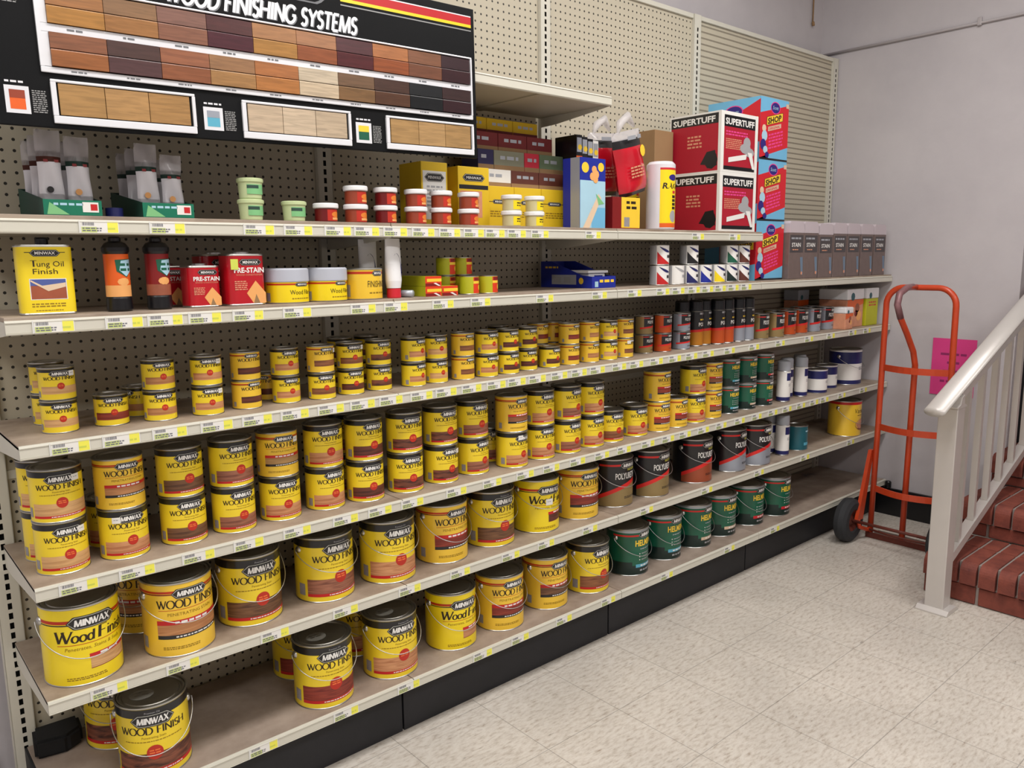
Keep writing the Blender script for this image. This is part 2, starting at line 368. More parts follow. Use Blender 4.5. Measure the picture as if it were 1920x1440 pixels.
# thick-and-thin serif letters drawn as strokes (x, y, thickness)
def _ring(cx, cy, rx, ry, a0=0, a1=360, n=20):
    return [(cx+rx*math.cos(R(a0+(a1-a0)*i/n)), cy+ry*math.sin(R(a0+(a1-a0)*i/n))) for i in range(n+1)]
SG = {
 'W': (1.15, [[(.05, 1), (.32, 0)], [(.32, 0), (.57, 1)], [(.5, 1), (.8, 0)], [(.8, 0), (1.1, 1)]], [(.05, 1), (.57, 1), (1.1, 1)]),
 'O': (.95, [_ring(.47, .5, .42, .5)], []), 'D': (.86, [[(.12, 0), (.12, 1)], [(.12, 1)]+_ring(.35, .5, .45, .5, 90, -90)+[(.12, 0)]], [(.12, 0), (.12, 1)]),
 'F': (.62, [[(.12, 0), (.12, 1)], [(.12, 1), (.58, 1)], [(.12, .52), (.48, .52)]], [(.12, 0)]), 'I': (.3, [[(.15, 0), (.15, 1)]], [(.15, 0), (.15, 1)]),
 'N': (.92, [[(.12, 0), (.12, 1)], [(.12, 1), (.8, 0)], [(.8, 0), (.8, 1)]], [(.12, 0), (.12, 1), (.8, 1)]),
 'S': (.6, [_ring(.3, .75, .2, .24, 30, 270, 12)+_ring(.3, .25, .22, .25, 90, -150, 12)], []),
 'H': (.88, [[(.12, 0), (.12, 1)], [(.76, 0), (.76, 1)], [(.12, .52), (.76, .52)]], [(.12, 0), (.12, 1), (.76, 0), (.76, 1)]),
 'M': (1.1, [[(.1, 0), (.18, 1)], [(.18, 1), (.54, 0)], [(.54, 0), (.9, 1)], [(.9, 1), (.98, 0)]], [(.1, 0), (.98, 0), (.18, 1), (.9, 1)]),
 'A': (.95, [[(.08, 0), (.45, 1)], [(.45, 1), (.85, 0)], [(.2, .32), (.7, .32)]], [(.08, 0), (.85, 0)]),
 'X': (.88, [[(.1, 1), (.78, 0)], [(.1, 0), (.76, 1)]], [(.1, 1), (.78, 0), (.1, 0), (.76, 1)]),
 'P': (.7, [[(.12, 0), (.12, 1)], [(.12, 1)]+_ring(.35, .74, .28, .26, 90, -90)+[(.12, .48)]], [(.12, 0)]),
 'E': (.66, [[(.12, 0), (.12, 1)], [(.12, 1), (.58, 1)], [(.12, .52), (.5, .52)], [(.12, 0), (.6, 0)]], []),
 'T': (.74, [[(.37, 0), (.37, 1)], [(.04, 1), (.7, 1)]], [(.37, 0)]), 'R': (.78, [[(.12, 0), (.12, 1)], [(.12, 1)]+_ring(.35, .75, .26, .25, 90, -90)+[(.12, .5)], [(.36, .5), (.72, 0)]], [(.12, 0)]),
 'G': (.95, [_ring(.47, .5, .42, .5, 40, 330)+[(.83, .45)], [(.6, .45), (.9, .45)]], []),
 'o': (.6, [_ring(.3, .33, .25, .33, n=14)], []), 'd': (.62, [_ring(.28, .33, .22, .33, n=14), [(.5, 0), (.5, 1)]], [(.5, 0)]),
 'i': (.28, [[(.14, 0), (.14, .64)], [(.14, .84), (.14, .95)]], [(.14, 0)]), 'n': (.62, [[(.1, 0), (.1, .66)], _ring(.3, .4, .2, .24, 180, 0, 10)+[(.5, 0)]], [(.1, 0), (.5, 0)]),
 's': (.45, [_ring(.22, .49, .14, .15, 30, 270, 8)+_ring(.22, .16, .15, .17, 90, -150, 8)], []), 'h': (.62, [[(.1, 0), (.1, 1)], _ring(.3, .4, .2, .24, 180, 0, 10)+[(.5, 0)]], [(.1, 0), (.5, 0)]),
 'Y': (.8, [[(.06, 1), (.4, .5)], [(.4, .5), (.74, 1)], [(.4, .5), (.4, 0)]], []), ' ': (.4, [], [])}
def serif(mb, M, s, sc, z, h, mat, k=2, w=None, thick=.17, thin=.07, shear=0, ser=True):
    W = sum(SG[c][0] for c in s); w = w or W*h; kx = w/W; x = sc-w/2
    q = 0
    for c in s:
        adv, strokes, feet = SG[c]
        for st in strokes:
            q += 1; vs = []; n = len(st)
            for i, (px, py) in enumerate(st):
                a = st[max(0, i-1)]; b = st[min(n-1, i+1)]; dx, dy = b[0]-a[0], b[1]-a[1]; d = math.hypot(dx, dy) or 1
                dx /= d; dy /= d
                heavy = abs(dy)*(1 if dx >= -.02 and dy <= 0.02 or abs(dx) < .12 or n > 6 else .45)
                t = (thin+(thick-thin)*heavy)/2
                for sg in (1, -1):
                    gx, gy = px-dy*t*sg, py+dx*t*sg
                    vs.append(M(x+gx*kx+shear*gy*h, z+gy*h, .00022*k+q*4e-6))
            mb.add(vs, [(2*i, 2*i+1, 2*i+3, 2*i+2) for i in range(n-1)], mat)
        if ser:
            for fx, fy in feet:
                q += 1; yy = z+fy*h; e = .03*h if fy < .5 else -.03*h
                mb.add([M(x+(fx-.12)*kx+shear*fy*h, yy, .00022*k+q*4e-6), M(x+(fx+.12)*kx+shear*fy*h, yy, .00022*k+q*4e-6), M(x+(fx+.05)*kx+shear*fy*h, yy+e*1.6, .00022*k+q*4e-6), M(x+(fx-.05)*kx+shear*fy*h, yy+e*1.6, .00022*k+q*4e-6)], [(0, 1, 2, 3)], mat)
        x += adv*kx
def fine(mb, M, sc, z, w, h, mat, k=2, rows=1, seed=1):      # rows of print too small to read
    rr = random.Random(seed)
    for r_ in range(rows):
        x = sc-w/2; zz = z-r_*h*1.9
        while x < sc+w/2-h:
            l = min(rr.uniform(1.2, 4)*h, sc+w/2-x); rect(mb, M, x, x+l, zz, zz+h, mat, k, 2); x += l+h*.7

# ------------------------------------------------------------------ the room
E = 4.204; W = .96; XU = [0, W, 2*W, 3*W, E]
SHZ = [1.566, 1.354, 1.086, .765, .499, .203]; SHY = [-.385, -.385, -.391, -.393, -.400, -.421]
DZ = [1.575, 1.361, 1.086, .765, .499, .203]      # top of each deck
m = MB(); m.box(-3.5, 6.2, -6, .1, -.1, 0, 'floor_tile'); structure(m.build('floor'))
m = MB(); m.box(-3.5, 6.2, -6, .1, CEIL, CEIL+.1, 'ceiling_white'); structure(m.build('ceiling'))
m = MB(); m.box(-3.5, 6.3, .1, .2, 0, CEIL, 'wall_paint'); structure(m.build('wall_back'))
m = MB(); m.box(-3.6, -3.5, -6, .2, 0, CEIL, 'wall_paint'); structure(m.build('wall_left'))
m = MB(); m.box(-3.6, 6.3, -6.1, -6, 0, CEIL, 'wall_paint'); structure(m.build('wall_front'))
m = MB(); m.box(E+.006, E+.13, -1.01, .1, 0, CEIL, 'wall_paint'); m.box(E+.006, E+.13, -6, -2.5, 0, CEIL, 'wall_paint'); m.box(E+.006, E+.13, -2.5, -1.01, 2.75, CEIL, 'wall_paint'); structure(m.build('wall_right'))
m = MB(); m.box(6.2, 6.3, -6, .1, 0, CEIL, 'wall_paint'); m.box(E+.13, 6.2, -1.01, -.9, 0, CEIL, 'wall_paint'); m.box(E+.13, 6.2, -2.6, -2.5, 0, CEIL, 'wall_paint'); structure(m.build('wall_stairwell'))
m = MB(); m.box(E-.012, E+.005, -1.005, .095, 0, .155, 'black_plastic'); structure(m.build('baseboard_right'))
m = MB(); m.box(-3.49, -.06, .085, .099, 0, .145, 'black_plastic'); structure(m.build('baseboard_back'))
m = MB(); m.box(-3.49, -.06, .075, .099, .255, .275, 'wall_paint', .004); m.box(-3.49, -.06, .08, .099, .285, .3, 'wall_paint', .003); structure(m.build('trim_1'))
m = MB(); m.box(E+.14, 5.7, -1.03, -1.012, .2, 1.25, 'black_plastic'); structure(m.build('trim_2'))
m = MB(); m.tube([(E-.004, .09, 2.597), (E-.004, -.5, 2.597), (E-.004, -1.0, 2.60)], .007, 'conduit'); structure(m.build('trim_3'))
m = MB(); m.box(E-.012, E+.004, -.745, -.725, 2.585, 2.625, 'conduit', .004); tag(m.build('conduit_clip'), 'small grey clip holding the thin conduit high on the right wall', 'clip')
m = MB(); m.tube([(4.085, .09, 3.2), (4.085, .09, 2.76)], .004, 'kraft'); m.tube([(4.085, .088, 2.76), (4.085, .085, 2.74)], .008, 'kraft'); tag(m.build('hanging_cord'), 'thin brown cord hanging on the back wall above the pegboard', 'cord')
k = 0
for (x, y) in LIGHTS:
    k += 1
    t = thing('ceiling_light', (x, y, CEIL), 'recessed fluorescent ceiling light, number %s over the %s row' % (('one', 'two', 'three')[(k-1) % 3], 'near' if k > 3 else 'shelf side'), 'ceiling light', 'fluorescent ceiling lights')
    m = MB(); m.box(-.66, .66, -.3, .3, -.05, -.001, 'white_plastic'); m.build('housing', t)
    m = MB(); m.box(-.62, .62, -.25, .25, -.07, -.05, 'lamp_lens'); m.build('diffuser', t)

# ------------------------------------------------------------------ gondola: uprights, pegboards, shelves
TOPZ = 2.56
def upright_mesh():
    m = MB(); hw, p, sl = .026, .0267, .0048; zs = [.02]
    n = int((TOPZ-.06)/p)
    ed = [-hw, -sl, sl, hw]
    z = .02; m.add([(-hw, -.014, .0), (hw, -.014, .0), (hw, -.014, z), (-hw, -.014, z)], [(0, 1, 2, 3)], 'cream_metal')
    vs = []; fs = []
    def q(x0, x1, z0, z1, y=-.014):
        o = len(vs); vs.extend([(x0, y, z0), (x1, y, z0), (x1, y, z1), (x0, y, z1)]); fs.append((o, o+1, o+2, o+3))
    q(-hw, -sl, 0.02, TOPZ); q(sl, hw, .02, TOPZ)
    for i in range(n):
        z0 = .02+i*p; q(-sl, sl, z0, z0+p*.38)
    q(-sl, sl, .02+n*p, TOPZ)
    m.add(vs, fs, 'cream_metal')
    m.box(-hw, -hw+.002, -.014, .02, 0, TOPZ, 'cream_metal'); m.box(hw-.002, hw, -.014, .02, 0, TOPZ, 'cream_metal')
    m.box(-hw+.002, hw-.002, .004, .006, 0, TOPZ, 'slot_dark'); m.recalc = False
    return m.mesh('shelf_upright')
um = upright_mesh()
ord_ = ['zeroth', 'first', 'second', 'third', 'fourth', 'fifth', 'sixth', 'seventh', 'eighth', 'ninth', 'tenth', 'eleventh', 'twelfth', 'thirteenth', 'fourteenth', 'fifteenth', 'sixteenth', 'seventeenth', 'eighteenth', 'nineteenth', 'twentieth']
ord_ += ['twenty-'+o for o in ord_[1:10]] + ['thirtieth'] + ['thirty-'+o for o in ord_[1:10]]
for i, x in enumerate(XU):
    tag(link('shelf_upright', um, None, (x if i < 4 else x-.028, 0, 0)), 'cream slotted steel upright of the shelving, %s from the left' % ord_[i+1], 'shelf upright', 'slotted uprights of the store shelving')
for i in range(4):
    x0, x1 = XU[i]+.027, (XU[i+1]-.027 if i < 3 else E-.056)
    t = thing('pegboard_panel', (x0, 0, 0), 'cream perforated back panel of the %s shelving bay from the left' % ord_[i+1], 'back panel', 'perforated back panels of the shelving')
    m = MB(); m.box(0, x1-x0, 0, .012, .06, TOPZ-.02, 'pegboard' if i < 3 else 'slatboard'); m.build('panel_board', t)
    m = MB(); m.box(0, x1-x0, -.010, .016, TOPZ-.02, TOPZ, 'cream_metal', .003); m.build('top_rail', t)
    m = MB()
    for z in (.93, 1.30): m.box(0, x1-x0, -.003, .0, z, z+.022, 'cream_metal')
    m.build('seam_rail', t)

SHN = ['top stocked', 'second', 'third', 'fourth', 'fifth', 'bottom']
def shelf(i, x0, x1, z, yf, dz, label, base=False, kick=-.356):
    t = thing('steel_shelf' if not base else 'base_shelf', (x0, 0, 0), label, 'shelf', 'cream steel shelves of the store fixture')
    w = x1-x0-.002
    m = MB(); m.box(0, w, yf+.002, -.016, dz-.010, dz, 'base_board' if base else 'deck_board', .0015); m.build('deck', t)
    m = MB()
    m.prism([(yf+.001, z+.0005), (yf-.001, z), (yf-.0035, z-.006), (yf-.0035, z-.026), (yf-.001, z-.031), (yf+.005, z-.031), (yf+.005, z+.0005)], 'x', 0, w, 'cream_metal')
    m.box(0, w, yf-.0052, yf-.0034, z-.005, z-.0035, 'cream_metal'); m.box(0, w, yf-.0052, yf-.0034, z-.0285, z-.027, 'cream_metal'); m.build('price_rail', t)
    m = MB(); m.box(.004, w-.004, yf+.005, -.016, z-.026, dz-.010, 'cream_dark')
    for xx in (w*.33, w*.66): m.box(xx-.02, xx+.02, yf+.006, -.016, z-.030, z-.026, 'cream_dark')
    m.build('pan', t)
    if not base:
        for s in (0, 1):
            xa = 0 if s == 0 else w-.003
            m = MB(); m.prism([(yf+.004, z-.003), (yf+.004, z-.031), (yf+.05, z-.036), (-.10, z-.058), (-.016, z-.060), (-.016, z-.003)], 'x', xa, xa+.003, 'cream_metal'); m.build('bracket', t)
    else:
        m = MB(); m.box(.002, w-.002, kick, kick+.012, .0, z-.026, 'kick_black'); m.build('kick_plate', t)
        for s in (0, 1):
            xa = .002 if s == 0 else w-.006
            m = MB(); m.box(xa, xa+.004, kick+.012, -.016, 0, z-.026, 'kick_black'); m.build('base_bracket', t)
        if i == 0:
            m = MB(); m.box(-.006, -.001, yf+.03, -.016, .02, z-.001, 'kick_black'); m.build('end_panel', t)
for lv in range(5):
    for i in range(3 if lv == 0 else 4):
        shelf(i, XU[i]+.001, XU[i+1] if i < 3 else E-.004, SHZ[lv], SHY[lv], DZ[lv], '%s cream steel shelf with brown deck, %s bay from the left' % (SHN[lv], ord_[i+1]))
for i in range(4): shelf(i, XU[i]+.001, XU[i+1] if i < 3 else E-.004, SHZ[5], SHY[5], DZ[5], 'deep bottom shelf over a black kick plate, %s bay from the left' % ord_[i+1], True)
for i in range(2): shelf(i, XU[i]+.001, XU[i+1]-.03*i, 2.028, -.378, 2.03, 'empty upper shelf %s' % ('behind the wood finish display board' if i == 0 else 'sticking out right of the wood finish display board'))

# ------------------------------------------------------------------ price tags in the shelf rails
TAGS = {
1: [0.2, 0.346, 0.568, 0.674, 0.789, 0.878, 0.971, 1.067, 1.163, 1.255, 1.34, 1.431, 1.533, 1.789, 2.402, 2.661],
2: [0.092, 0.235, 0.325, 0.418, 0.526, 0.659, 0.857, 0.964, 1.132, 1.277, 1.554, 1.823, 2.016, 2.184, 2.281, 2.383, 2.475, 2.566, 2.661, 2.76],
3: [0.099, 0.205, 0.313, 0.426, 0.53, 0.634, 0.74, 0.839, 0.933, 1.04, 1.131, 1.23, 1.331, 1.419, 1.511, 1.615, 1.713, 1.808, 1.926, 2.025, 2.144, 2.26, 2.369, 2.484, 2.639, 2.829, 3.047, 3.308, 3.524, 3.756, 3.917],
4: [0.088, 0.213, 0.357, 0.486, 0.621, 0.768, 0.881, 0.994, 1.16, 1.306, 1.451, 1.573, 1.704, 1.833, 1.956, 2.098, 2.224, 2.335, 2.462, 2.591, 2.732, 2.869, 3.004, 3.131, 3.258, 3.384, 3.488, 3.669, 3.91],
5: [0.128, 0.297, 0.538, 0.751, 0.97, 1.162, 1.376, 1.54, 1.763, 2.088, 2.489, 2.895, 3.308, 3.782],
6: [0.478, 0.726, 0.941, 1.231, 1.396, 1.607, 1.843, 2.197, 2.641, 3.017],
}
def tag_mesh(kind):
    m = MB(); w, h = .078, .0265; M = plane((-w/2, 0, -h), (1, 0, 0), (0, 0, 1))
    m.box(-w/2, w/2, 0, .0009, -h, 0, 'paper_white')
    rect(m, M, w*.70, w*.98, .0012, h-.001, 'tag_yellow', 1, 1)
    rect(m, M, .002, w*.42, .001, h*.5, 'tag_green', 1, 1)
    rr = random.Random(kind)
    x = .004
    while x < w*.36: l = rr.choice((.0008, .0014, .002)); rect(m, M, x, x+l, h*.62, h*.9, 'tag_ink', 2, 1); x += l+.0011
    fine(m, M, w*.3, h*.34, w*.5, .0026, 'tag_ink', 2, 2, kind); fine(m, M, w*.8, h*.3, w*.2, .004, 'green_sticker', 2, 1, kind+1)
    m.box(-w/2-.003, -w/2-.0005, -.0015, .001, -h, .0, 'tag_clip')
    return m.mesh('price_tag')
tms = [tag_mesh(k) for k in (1, 2, 3)]
for lv in TAGS:
    for j, x in enumerate(TAGS[lv]):
        o = link('price_tag', tms[j % 3], None, (x, SHY[lv-1]-.0047, SHZ[lv-1]-.0018))
        tag(o, 'white and yellow price tag, %s from the left on the %s shelf rail' % (ord_[j+1], SHN[lv-1]), 'price tag', 'price tags on the shelf rails')

# ------------------------------------------------------------------ cans
def plate(m, M, sc, z, hw, hh, k=3, txt=True):
    c = hh*1.1
    P_ = lambda a, b: [(sc-a, z), (sc-a+c, z+b), (sc, z+b), (sc+a-c, z+b), (sc+a, z), (sc+a-c, z-b), (sc, z-b), (sc-a+c, z-b)]
    for kk, (a, b, mt) in enumerate(((hw+.05*hw, hh*1.14, 'label_black'), (hw, hh, 'plate_edge'), (hw*.975, hh*.91, 'label_black'))):
        pts = P_(a, b)
        n = 10; lo = lambda t, a=a, b=b: z-b*min(1, (min(t, 1-t)*2*a)/c+.0)
        hi = lambda t, a=a, b=b: z+b*min(1, (min(t, 1-t)*2*a)/c+.0)
        band(m, M, lo, hi, sc-a, sc+a, mt, k+kk, 24)
    if txt: serif(m, M, 'MINWAX', sc, z-hh*.56, hh*1.12, 'white_print', k+4, w=hw*1.46, thick=.26, thin=.12, shear=.08)
def can_body(size, d):
    kind, key = d[0], d[1:]
    Rr, H = {'G': (.086, .193), 'Q': (.0565, .124), 'H': (.039, .076), 'P': (.043, .118)}[size]
    big = size == 'G'; n = {'G': 64, 'Q': 52}.get(size, 40)
    base = {'A': 'yellow', 'B': 'amber_yellow', 'C': 'bright_yellow', 'D': 'label_black', 'H': 'green_label', 'N': 'white_print', 'T': 'teal', 'V': 'amber_yellow'}[kind]
    m = MB(); r = Rr-.0012; b = .0035 if big else .0025
    rim = 'steel'
    m.lathe([(0, .002), (Rr-.004, .002, rim), (Rr-.002, 0, rim), (Rr, b*.5, rim), (r, b, rim), (r, H-b*1.6, base), (Rr+.0004, H-b, rim), (Rr+.0004, H-.0006, rim), (Rr-.0012, H, rim), (Rr-.004, H-.001, rim), (Rr-.005, H-b*1.4, rim), (Rr-.010, H-b*1.8, rim)], n)
    M = cyl(r); A = lambda deg: R(deg)*r
    det = size in 'GQ'
    if kind == 'A':
        rect(m, M, -A(180), A(180), H*.855, H-b*1.7, 'label_black', 1, n)
        plate(m, M, 0, H*.812, A(34), H*.074)
        if big: sans(m, M, 'Premium Oil', 0, H*.905, H*.026, 'grey_print', 3)
        serif(m, M, 'WOOD FINISH', 0, H*.625, H*.095, 'ink', 2, w=A(110), thick=.18, thin=.07)
        if det:
            sans(m, M, 'Penetrating Stain', 0, H*.565, H*.032, 'faint_ink', 2)
            fine(m, M, 0, H*.52, A(96), H*.012, 'faint_ink', 2, 1)
        z1 = H*.36 if det else H*.43; z0 = H*.13 if det else H*.2
        rect(m, M, -A(68), A(100), z0, z1, 'swatch_'+key, 1, 20)
        if det:
            rect(m, M, -A(68), A(100), H*.09, H*.135, 'label_red', 2, 20); fine(m, M, A(10), H*.105, A(70), H*.014, 'white_print', 3)
        disc(m, M, 0, z1+H*.01, H*.1, 'seal_red', 3, 20); fine(m, M, 0, z1+H*.03, H*.13, H*.018, 'seal_text', 4, 2, 5)
        rect(m, M, -A(90), -A(74), H*.1, H*.28, 'barcode', 2, 3)
    elif kind == 'B':
        rect(m, M, -A(180), A(180), H*.865, H*.895, 'stripe_red', 1, n); rect(m, M, -A(180), A(180), H*.842, H*.858, 'dark_red', 1, n)
        plate(m, M, 0, H*.85, A(30), H*.058)
        serif(m, M, 'WOOD FINISH', 0, H*.665, H*.105, 'ink', 2, w=A(112), thick=.18, thin=.07)
        if det:
            rect(m, M, -A(54), A(54), H*.635, H*.641, 'stripe_red', 2)
            sans(m, M, 'PENETRATING STAIN', 0, H*.56, H*.042, 'faint_ink', 2, w=A(78))
        z0, z1 = (H*.25, H*.5) if det else (H*.24, H*.46)
        if key == 'm': z0, z1 = H*.22, H*.44
        rect(m, M, -A(58), A(100) if det else A(60), z0, z1, 'swatch_'+key, 1, 18)
        if det:
            rect(m, M, -A(58), A(100), H*.44, H*.5, 'label_red', 2, 18); fine(m, M, 0, H*.455, A(56), H*.028, 'white_print', 3, 1, 3)
            rect(m, M, -A(58), A(100), z0, z0+H*.05, 'label_black', 2, 18); fine(m, M, A(10), z0+H*.016, A(76), H*.018, 'white_print', 3, 1, 4)
            fine(m, M, -A(20), H*.13, A(60), H*.012, 'faint_ink', 2, 2, 9)
        rect(m, M, -A(96), -A(82), H*.1, H*.26, 'barcode', 2, 3)
    elif kind == 'C':
        rect(m, M, -A(180), A(180), H*.80, H*.84, 'stripe_red', 1, n); rect(m, M, -A(180), A(180), H*.775, H*.79, 'label_black', 1, n)
        plate(m, M, A(4), H*.80, A(36), H*.072)
        serif(m, M, 'W', -A(41), H*.56, H*.145, 'ink', 2, w=A(27), thick=.19, shear=.12); serif(m, M, 'ood', -A(12), H*.56, H*.125, 'ink', 2, w=A(34), thick=.19, shear=.12)
        serif(m, M, 'F', A(17), H*.56, H*.145, 'ink', 2, w=A(16), thick=.19, shear=.12); serif(m, M, 'inish', A(44), H*.56, H*.125, 'ink', 2, w=A(39), thick=.19, shear=.12)
        rect(m, M, -A(50), A(62), H*.525, H*.532, 'stripe_red', 2)
        sans(m, M, 'Penetrates, Stains & Seals', A(5), H*.455, H*.045, 'faint_ink', 2, w=A(88), shear=.2)
        rect(m, M, -A(4), A(64), H*.2, H*.335, 'swatch_'+key, 1, 10); rect(m, M, -A(5), A(64), H*.335, H*.385, 'label_red', 1, 10); fine(m, M, A(30), H*.35, A(38), H*.024, 'white_print', 2, 1, 2)
        rect(m, M, -A(4), A(64), H*.192, H*.2, 'dark_red', 1, 10); fine(m, M, -A(10), H*.1, A(60), H*.012, 'faint_ink', 2, 2, 3)
    elif kind == 'D':
        low = {'t': 'tan_label', 'o': 'orange_label', 'g': 'grey_label', 'r': 'brown_label'}[key]
        f = (lambda t: H*(.16+.36*math.sin(PI/2*min(1, t*1.15)))) if big else (lambda t: H*(.30+.16*t))
        band(m, M, lambda t: b*1.2, f, -A(85), A(95), low, 1, 24); band(m, M, lambda t: f(t)-H*.01, lambda t: f(t)+H*.075, -A(85), A(95), 'swoosh_red', 2, 24)
        rect(m, M, -A(80), -A(20), H*.855, H*.895, 'swoosh_red', 1, 10)
        plate(m, M, A(8), H*.865, A(30), H*.062)
        if big: sans(m, M, 'FAST-DRYING', A(22), H*.75, H*.045, 'tag_yellow', 2, w=A(42), bold=.01)
        sans(m, M, 'POLYURETHANE', A(12), H*.585, H*(.13 if big else .16), 'white_print', 2, w=A(96), bold=.02)
        if size != 'G': rect(m, M, -A(120), -A(60), b*1.2, H-b*1.8, low, 1, 8)
        fine(m, M, A(15), H*.2, A(50), H*.014, 'label_black', 3, 2, 2)
    elif kind == 'H':
        rect(m, M, -A(180), A(180), H*.93, H-b*1.7, 'silver_label', 1, n); rect(m, M, -A(95), A(60), H*.85, H*.885, 'swoosh_red' , 2, 14)
        rect(m, M, -A(180), A(180), b*1.1, H*.22, 'green_dark', 1, n); rect(m, M, -A(180), -A(40), H*.22, H*.3, 'green_dark', 1, 14)
        plate(m, M, A(8), H*.875, A(30), H*.062)
        sans(m, M, 'HELMSMAN', A(12), H*.64, H*.13, 'helm_yellow', 2, w=A(88), bold=.03)
        fine(m, M, A(14), H*.56, A(60), H*.02, 'silver_label', 2, 1, 1)
        for q in range(3):
            disc(m, M, -A(18), H*(.47-q*.065), H*.013, 'white_print', 2, 8); fine(m, M, A(16), H*(.46-q*.065), A(56), H*.018, 'grey_print', 2, 1, q)
        bar = {'c': 'cyan_bar', 'w': 'pale_bar', 'r': 'red_bar'}[key]
        rect(m, M, -A(30), A(100), H*.175, H*.245, bar, 2, 14); fine(m, M, A(15), H*.195, A(60), H*.03, 'white_print', 3, 1, 3); fine(m, M, A(8), H*.09, A(50), H*.035, 'grey_print', 2, 1, 4)
        if key == 'r' or (key == 'w' and big): rect(m, M, A(46), A(78), H*.25, H*.6, 'swatch_c', 3, 5)
    elif kind == 'N':
        rect(m, M, -A(180), A(180), H*.6, H*.93, 'navy', 1, n); rect(m, M, -A(180), A(180), b*1.1, H*.13, 'navy', 1, n)
        disc(m, M, A(52), H*.66, H*.09, 'grey_print', 2); fine(m, M, A(20), H*.48, A(60), H*.03, 'grey_print', 2, 2, 2)
    elif kind == 'T':
        disc(m, M, A(40), H*.5, H*.14, 'helm_yellow', 1, 7); rect(m, M, -A(20), A(60), H*.2, H*.32, 'cyan_bar', 1); fine(m, M, A(20), H*.75, A(60), H*.05, 'pale_blue', 1, 1, 2)
    elif kind == 'V':
        rect(m, M, -A(180), A(180), H*.9, H-b*1.7, 'label_red', 1, n)
        sans(m, M, 'Varathane', A(14), H*.66, H*.13, 'ink', 2, w=A(88), shear=.25); fine(m, M, A(15), H*.58, A(60), H*.025, 'faint_ink', 2, 1, 6)
        disc(m, M, A(16), H*.32, A(40), 'picture_brown', 1, 24, rz=H*.17); disc(m, M, A(16), H*.34, A(36), 'salmon', 2, 24, rz=H*.13)
        for q in range(3): rect(m, M, -A(14), A(44), H*(.28+.04*q), H*(.285+.04*q), 'picture_brown', 3)
    return m.mesh('body'), Rr, H
def can_lid(Rr, H, size, sticker):
    b = .0035 if size == 'G' else .0025; m = MB(); r = Rr-.0052; mt = 'dark_steel' if size == 'G' else 'steel'
    m.lathe([(r, H-b*1.6), (r-.001, H-b*.3, mt), (r-.005, H-b*.3, mt), (r-.007, H-b*1.7, mt), (r-.012, H-b*1.7, mt), (r-.014, H-b*.9, mt), (r*.5, H-b*1.0, mt), (0, H-b*1.1, mt)], 36)
    if sticker:
        M = plane((0, 0, H-b*.85), (1, 0, 0), (0, 1, 0)); disc(m, M, -Rr*.25, -Rr*.1, Rr*.34, 'sticker', 1, 20, rz=Rr*.3); fine(m, M, -Rr*.25, 0, Rr*.4, Rr*.07, 'dark_steel', 2, 2, 3)
    return m.mesh('lid')
def can_ear(Rr, H, s):
    m = MB(); a = s*R(88); x, y = math.sin(a), -math.cos(a); z = H*.80
    base = Vector((x*(Rr-.002), y*(Rr-.002), z)); d = Vector((x, y, 0)); u = Vector((-y, x, 0)); up = Vector((0, 0, 1))
    prof = [(.0105, 0), (.0105, .0025), (.0065, .0065), (.0, .0075)]; n = 14; vs = []; fs = []
    for (r_, h) in prof[:-1]:
        for k in range(n): t = 2*PI*k/n; vs.append((base+d*h+u*r_*math.cos(t)+up*r_*math.sin(t))[:])
    vs.append((base+d*.0075)[:])
    for i in range(2):
        for k in range(n): fs.append((i*n+k, i*n+(k+1) % n, (i+1)*n+(k+1) % n, (i+1)*n+k))
    for k in range(n): fs.append((2*n+k, 2*n+(k+1) % n, 3*n))
    m.add(vs, fs, 'steel', True); return m.mesh('handle_ear')
def can_handle(Rr, H, drop):
    # wire bail: leaves both ears, bows out and hangs across the front of the can
    m = MB(); z = H*.80; pts = []; Rh = Rr+.009
    a0 = R(88); N = 30
    pts.append((-Rr*math.sin(a0)-.004, 0, z)); pts.append((-Rh, -.003, z))
    for i in range(N+1):
        t = PI*(i/N); cx = -math.cos(t)*Rh; dep = math.sin(t)
        pts.append((cx*(1.0+.02*dep), -(.006+(Rh-.003)*dep), z-.006-drop*dep**.9))
    pts.append((Rh, -.003, z)); pts.append((Rr*math.sin(a0)+.004, 0, z))
    m.tube(pts, .0013, 'wire', 6); return m.mesh('handle')
STICK = {(4, 1, 0): 30, (4, 1, 1): 33, (4, 2, 0): -34, (4, 5, 1): 36, (4, 9, 0): 30, (4, 11, 0): -14, (3, 1, 1): 38, (3, 4, 0): 36, (3, 4, 1): 36, (3, 7, 1): 40, (3, 8, 1): 40, (3, 13, 0): 38, (3, 13, 1): 38, (3, 20, 0): -30, (5, 8, 0): -2}
def can_sticker(Rr, H, deg):
    m = MB(); M = cyl(Rr-.0012); s = R(deg)*Rr; z = H*(.80 if deg > 10 or deg < -20 else (.58 if deg == -2 else .84)); q = H*.075 if Rr > .04 else H*.10
    rect(m, M, s-q, s+q, z-q*.8, z+q*.8, 'paper_white', 9, 3); fine(m, M, s, z, q*1.2, q*.2, 'grey_print', 10, 1, 3); return m.mesh('price_sticker')
BODY = {}; LID = {}; EAR = {s: can_ear(.086, .193, s) for s in (-1, 1)}
HANDLES = [can_handle(.086, .193, d) for d in (.066, .078, .058)]
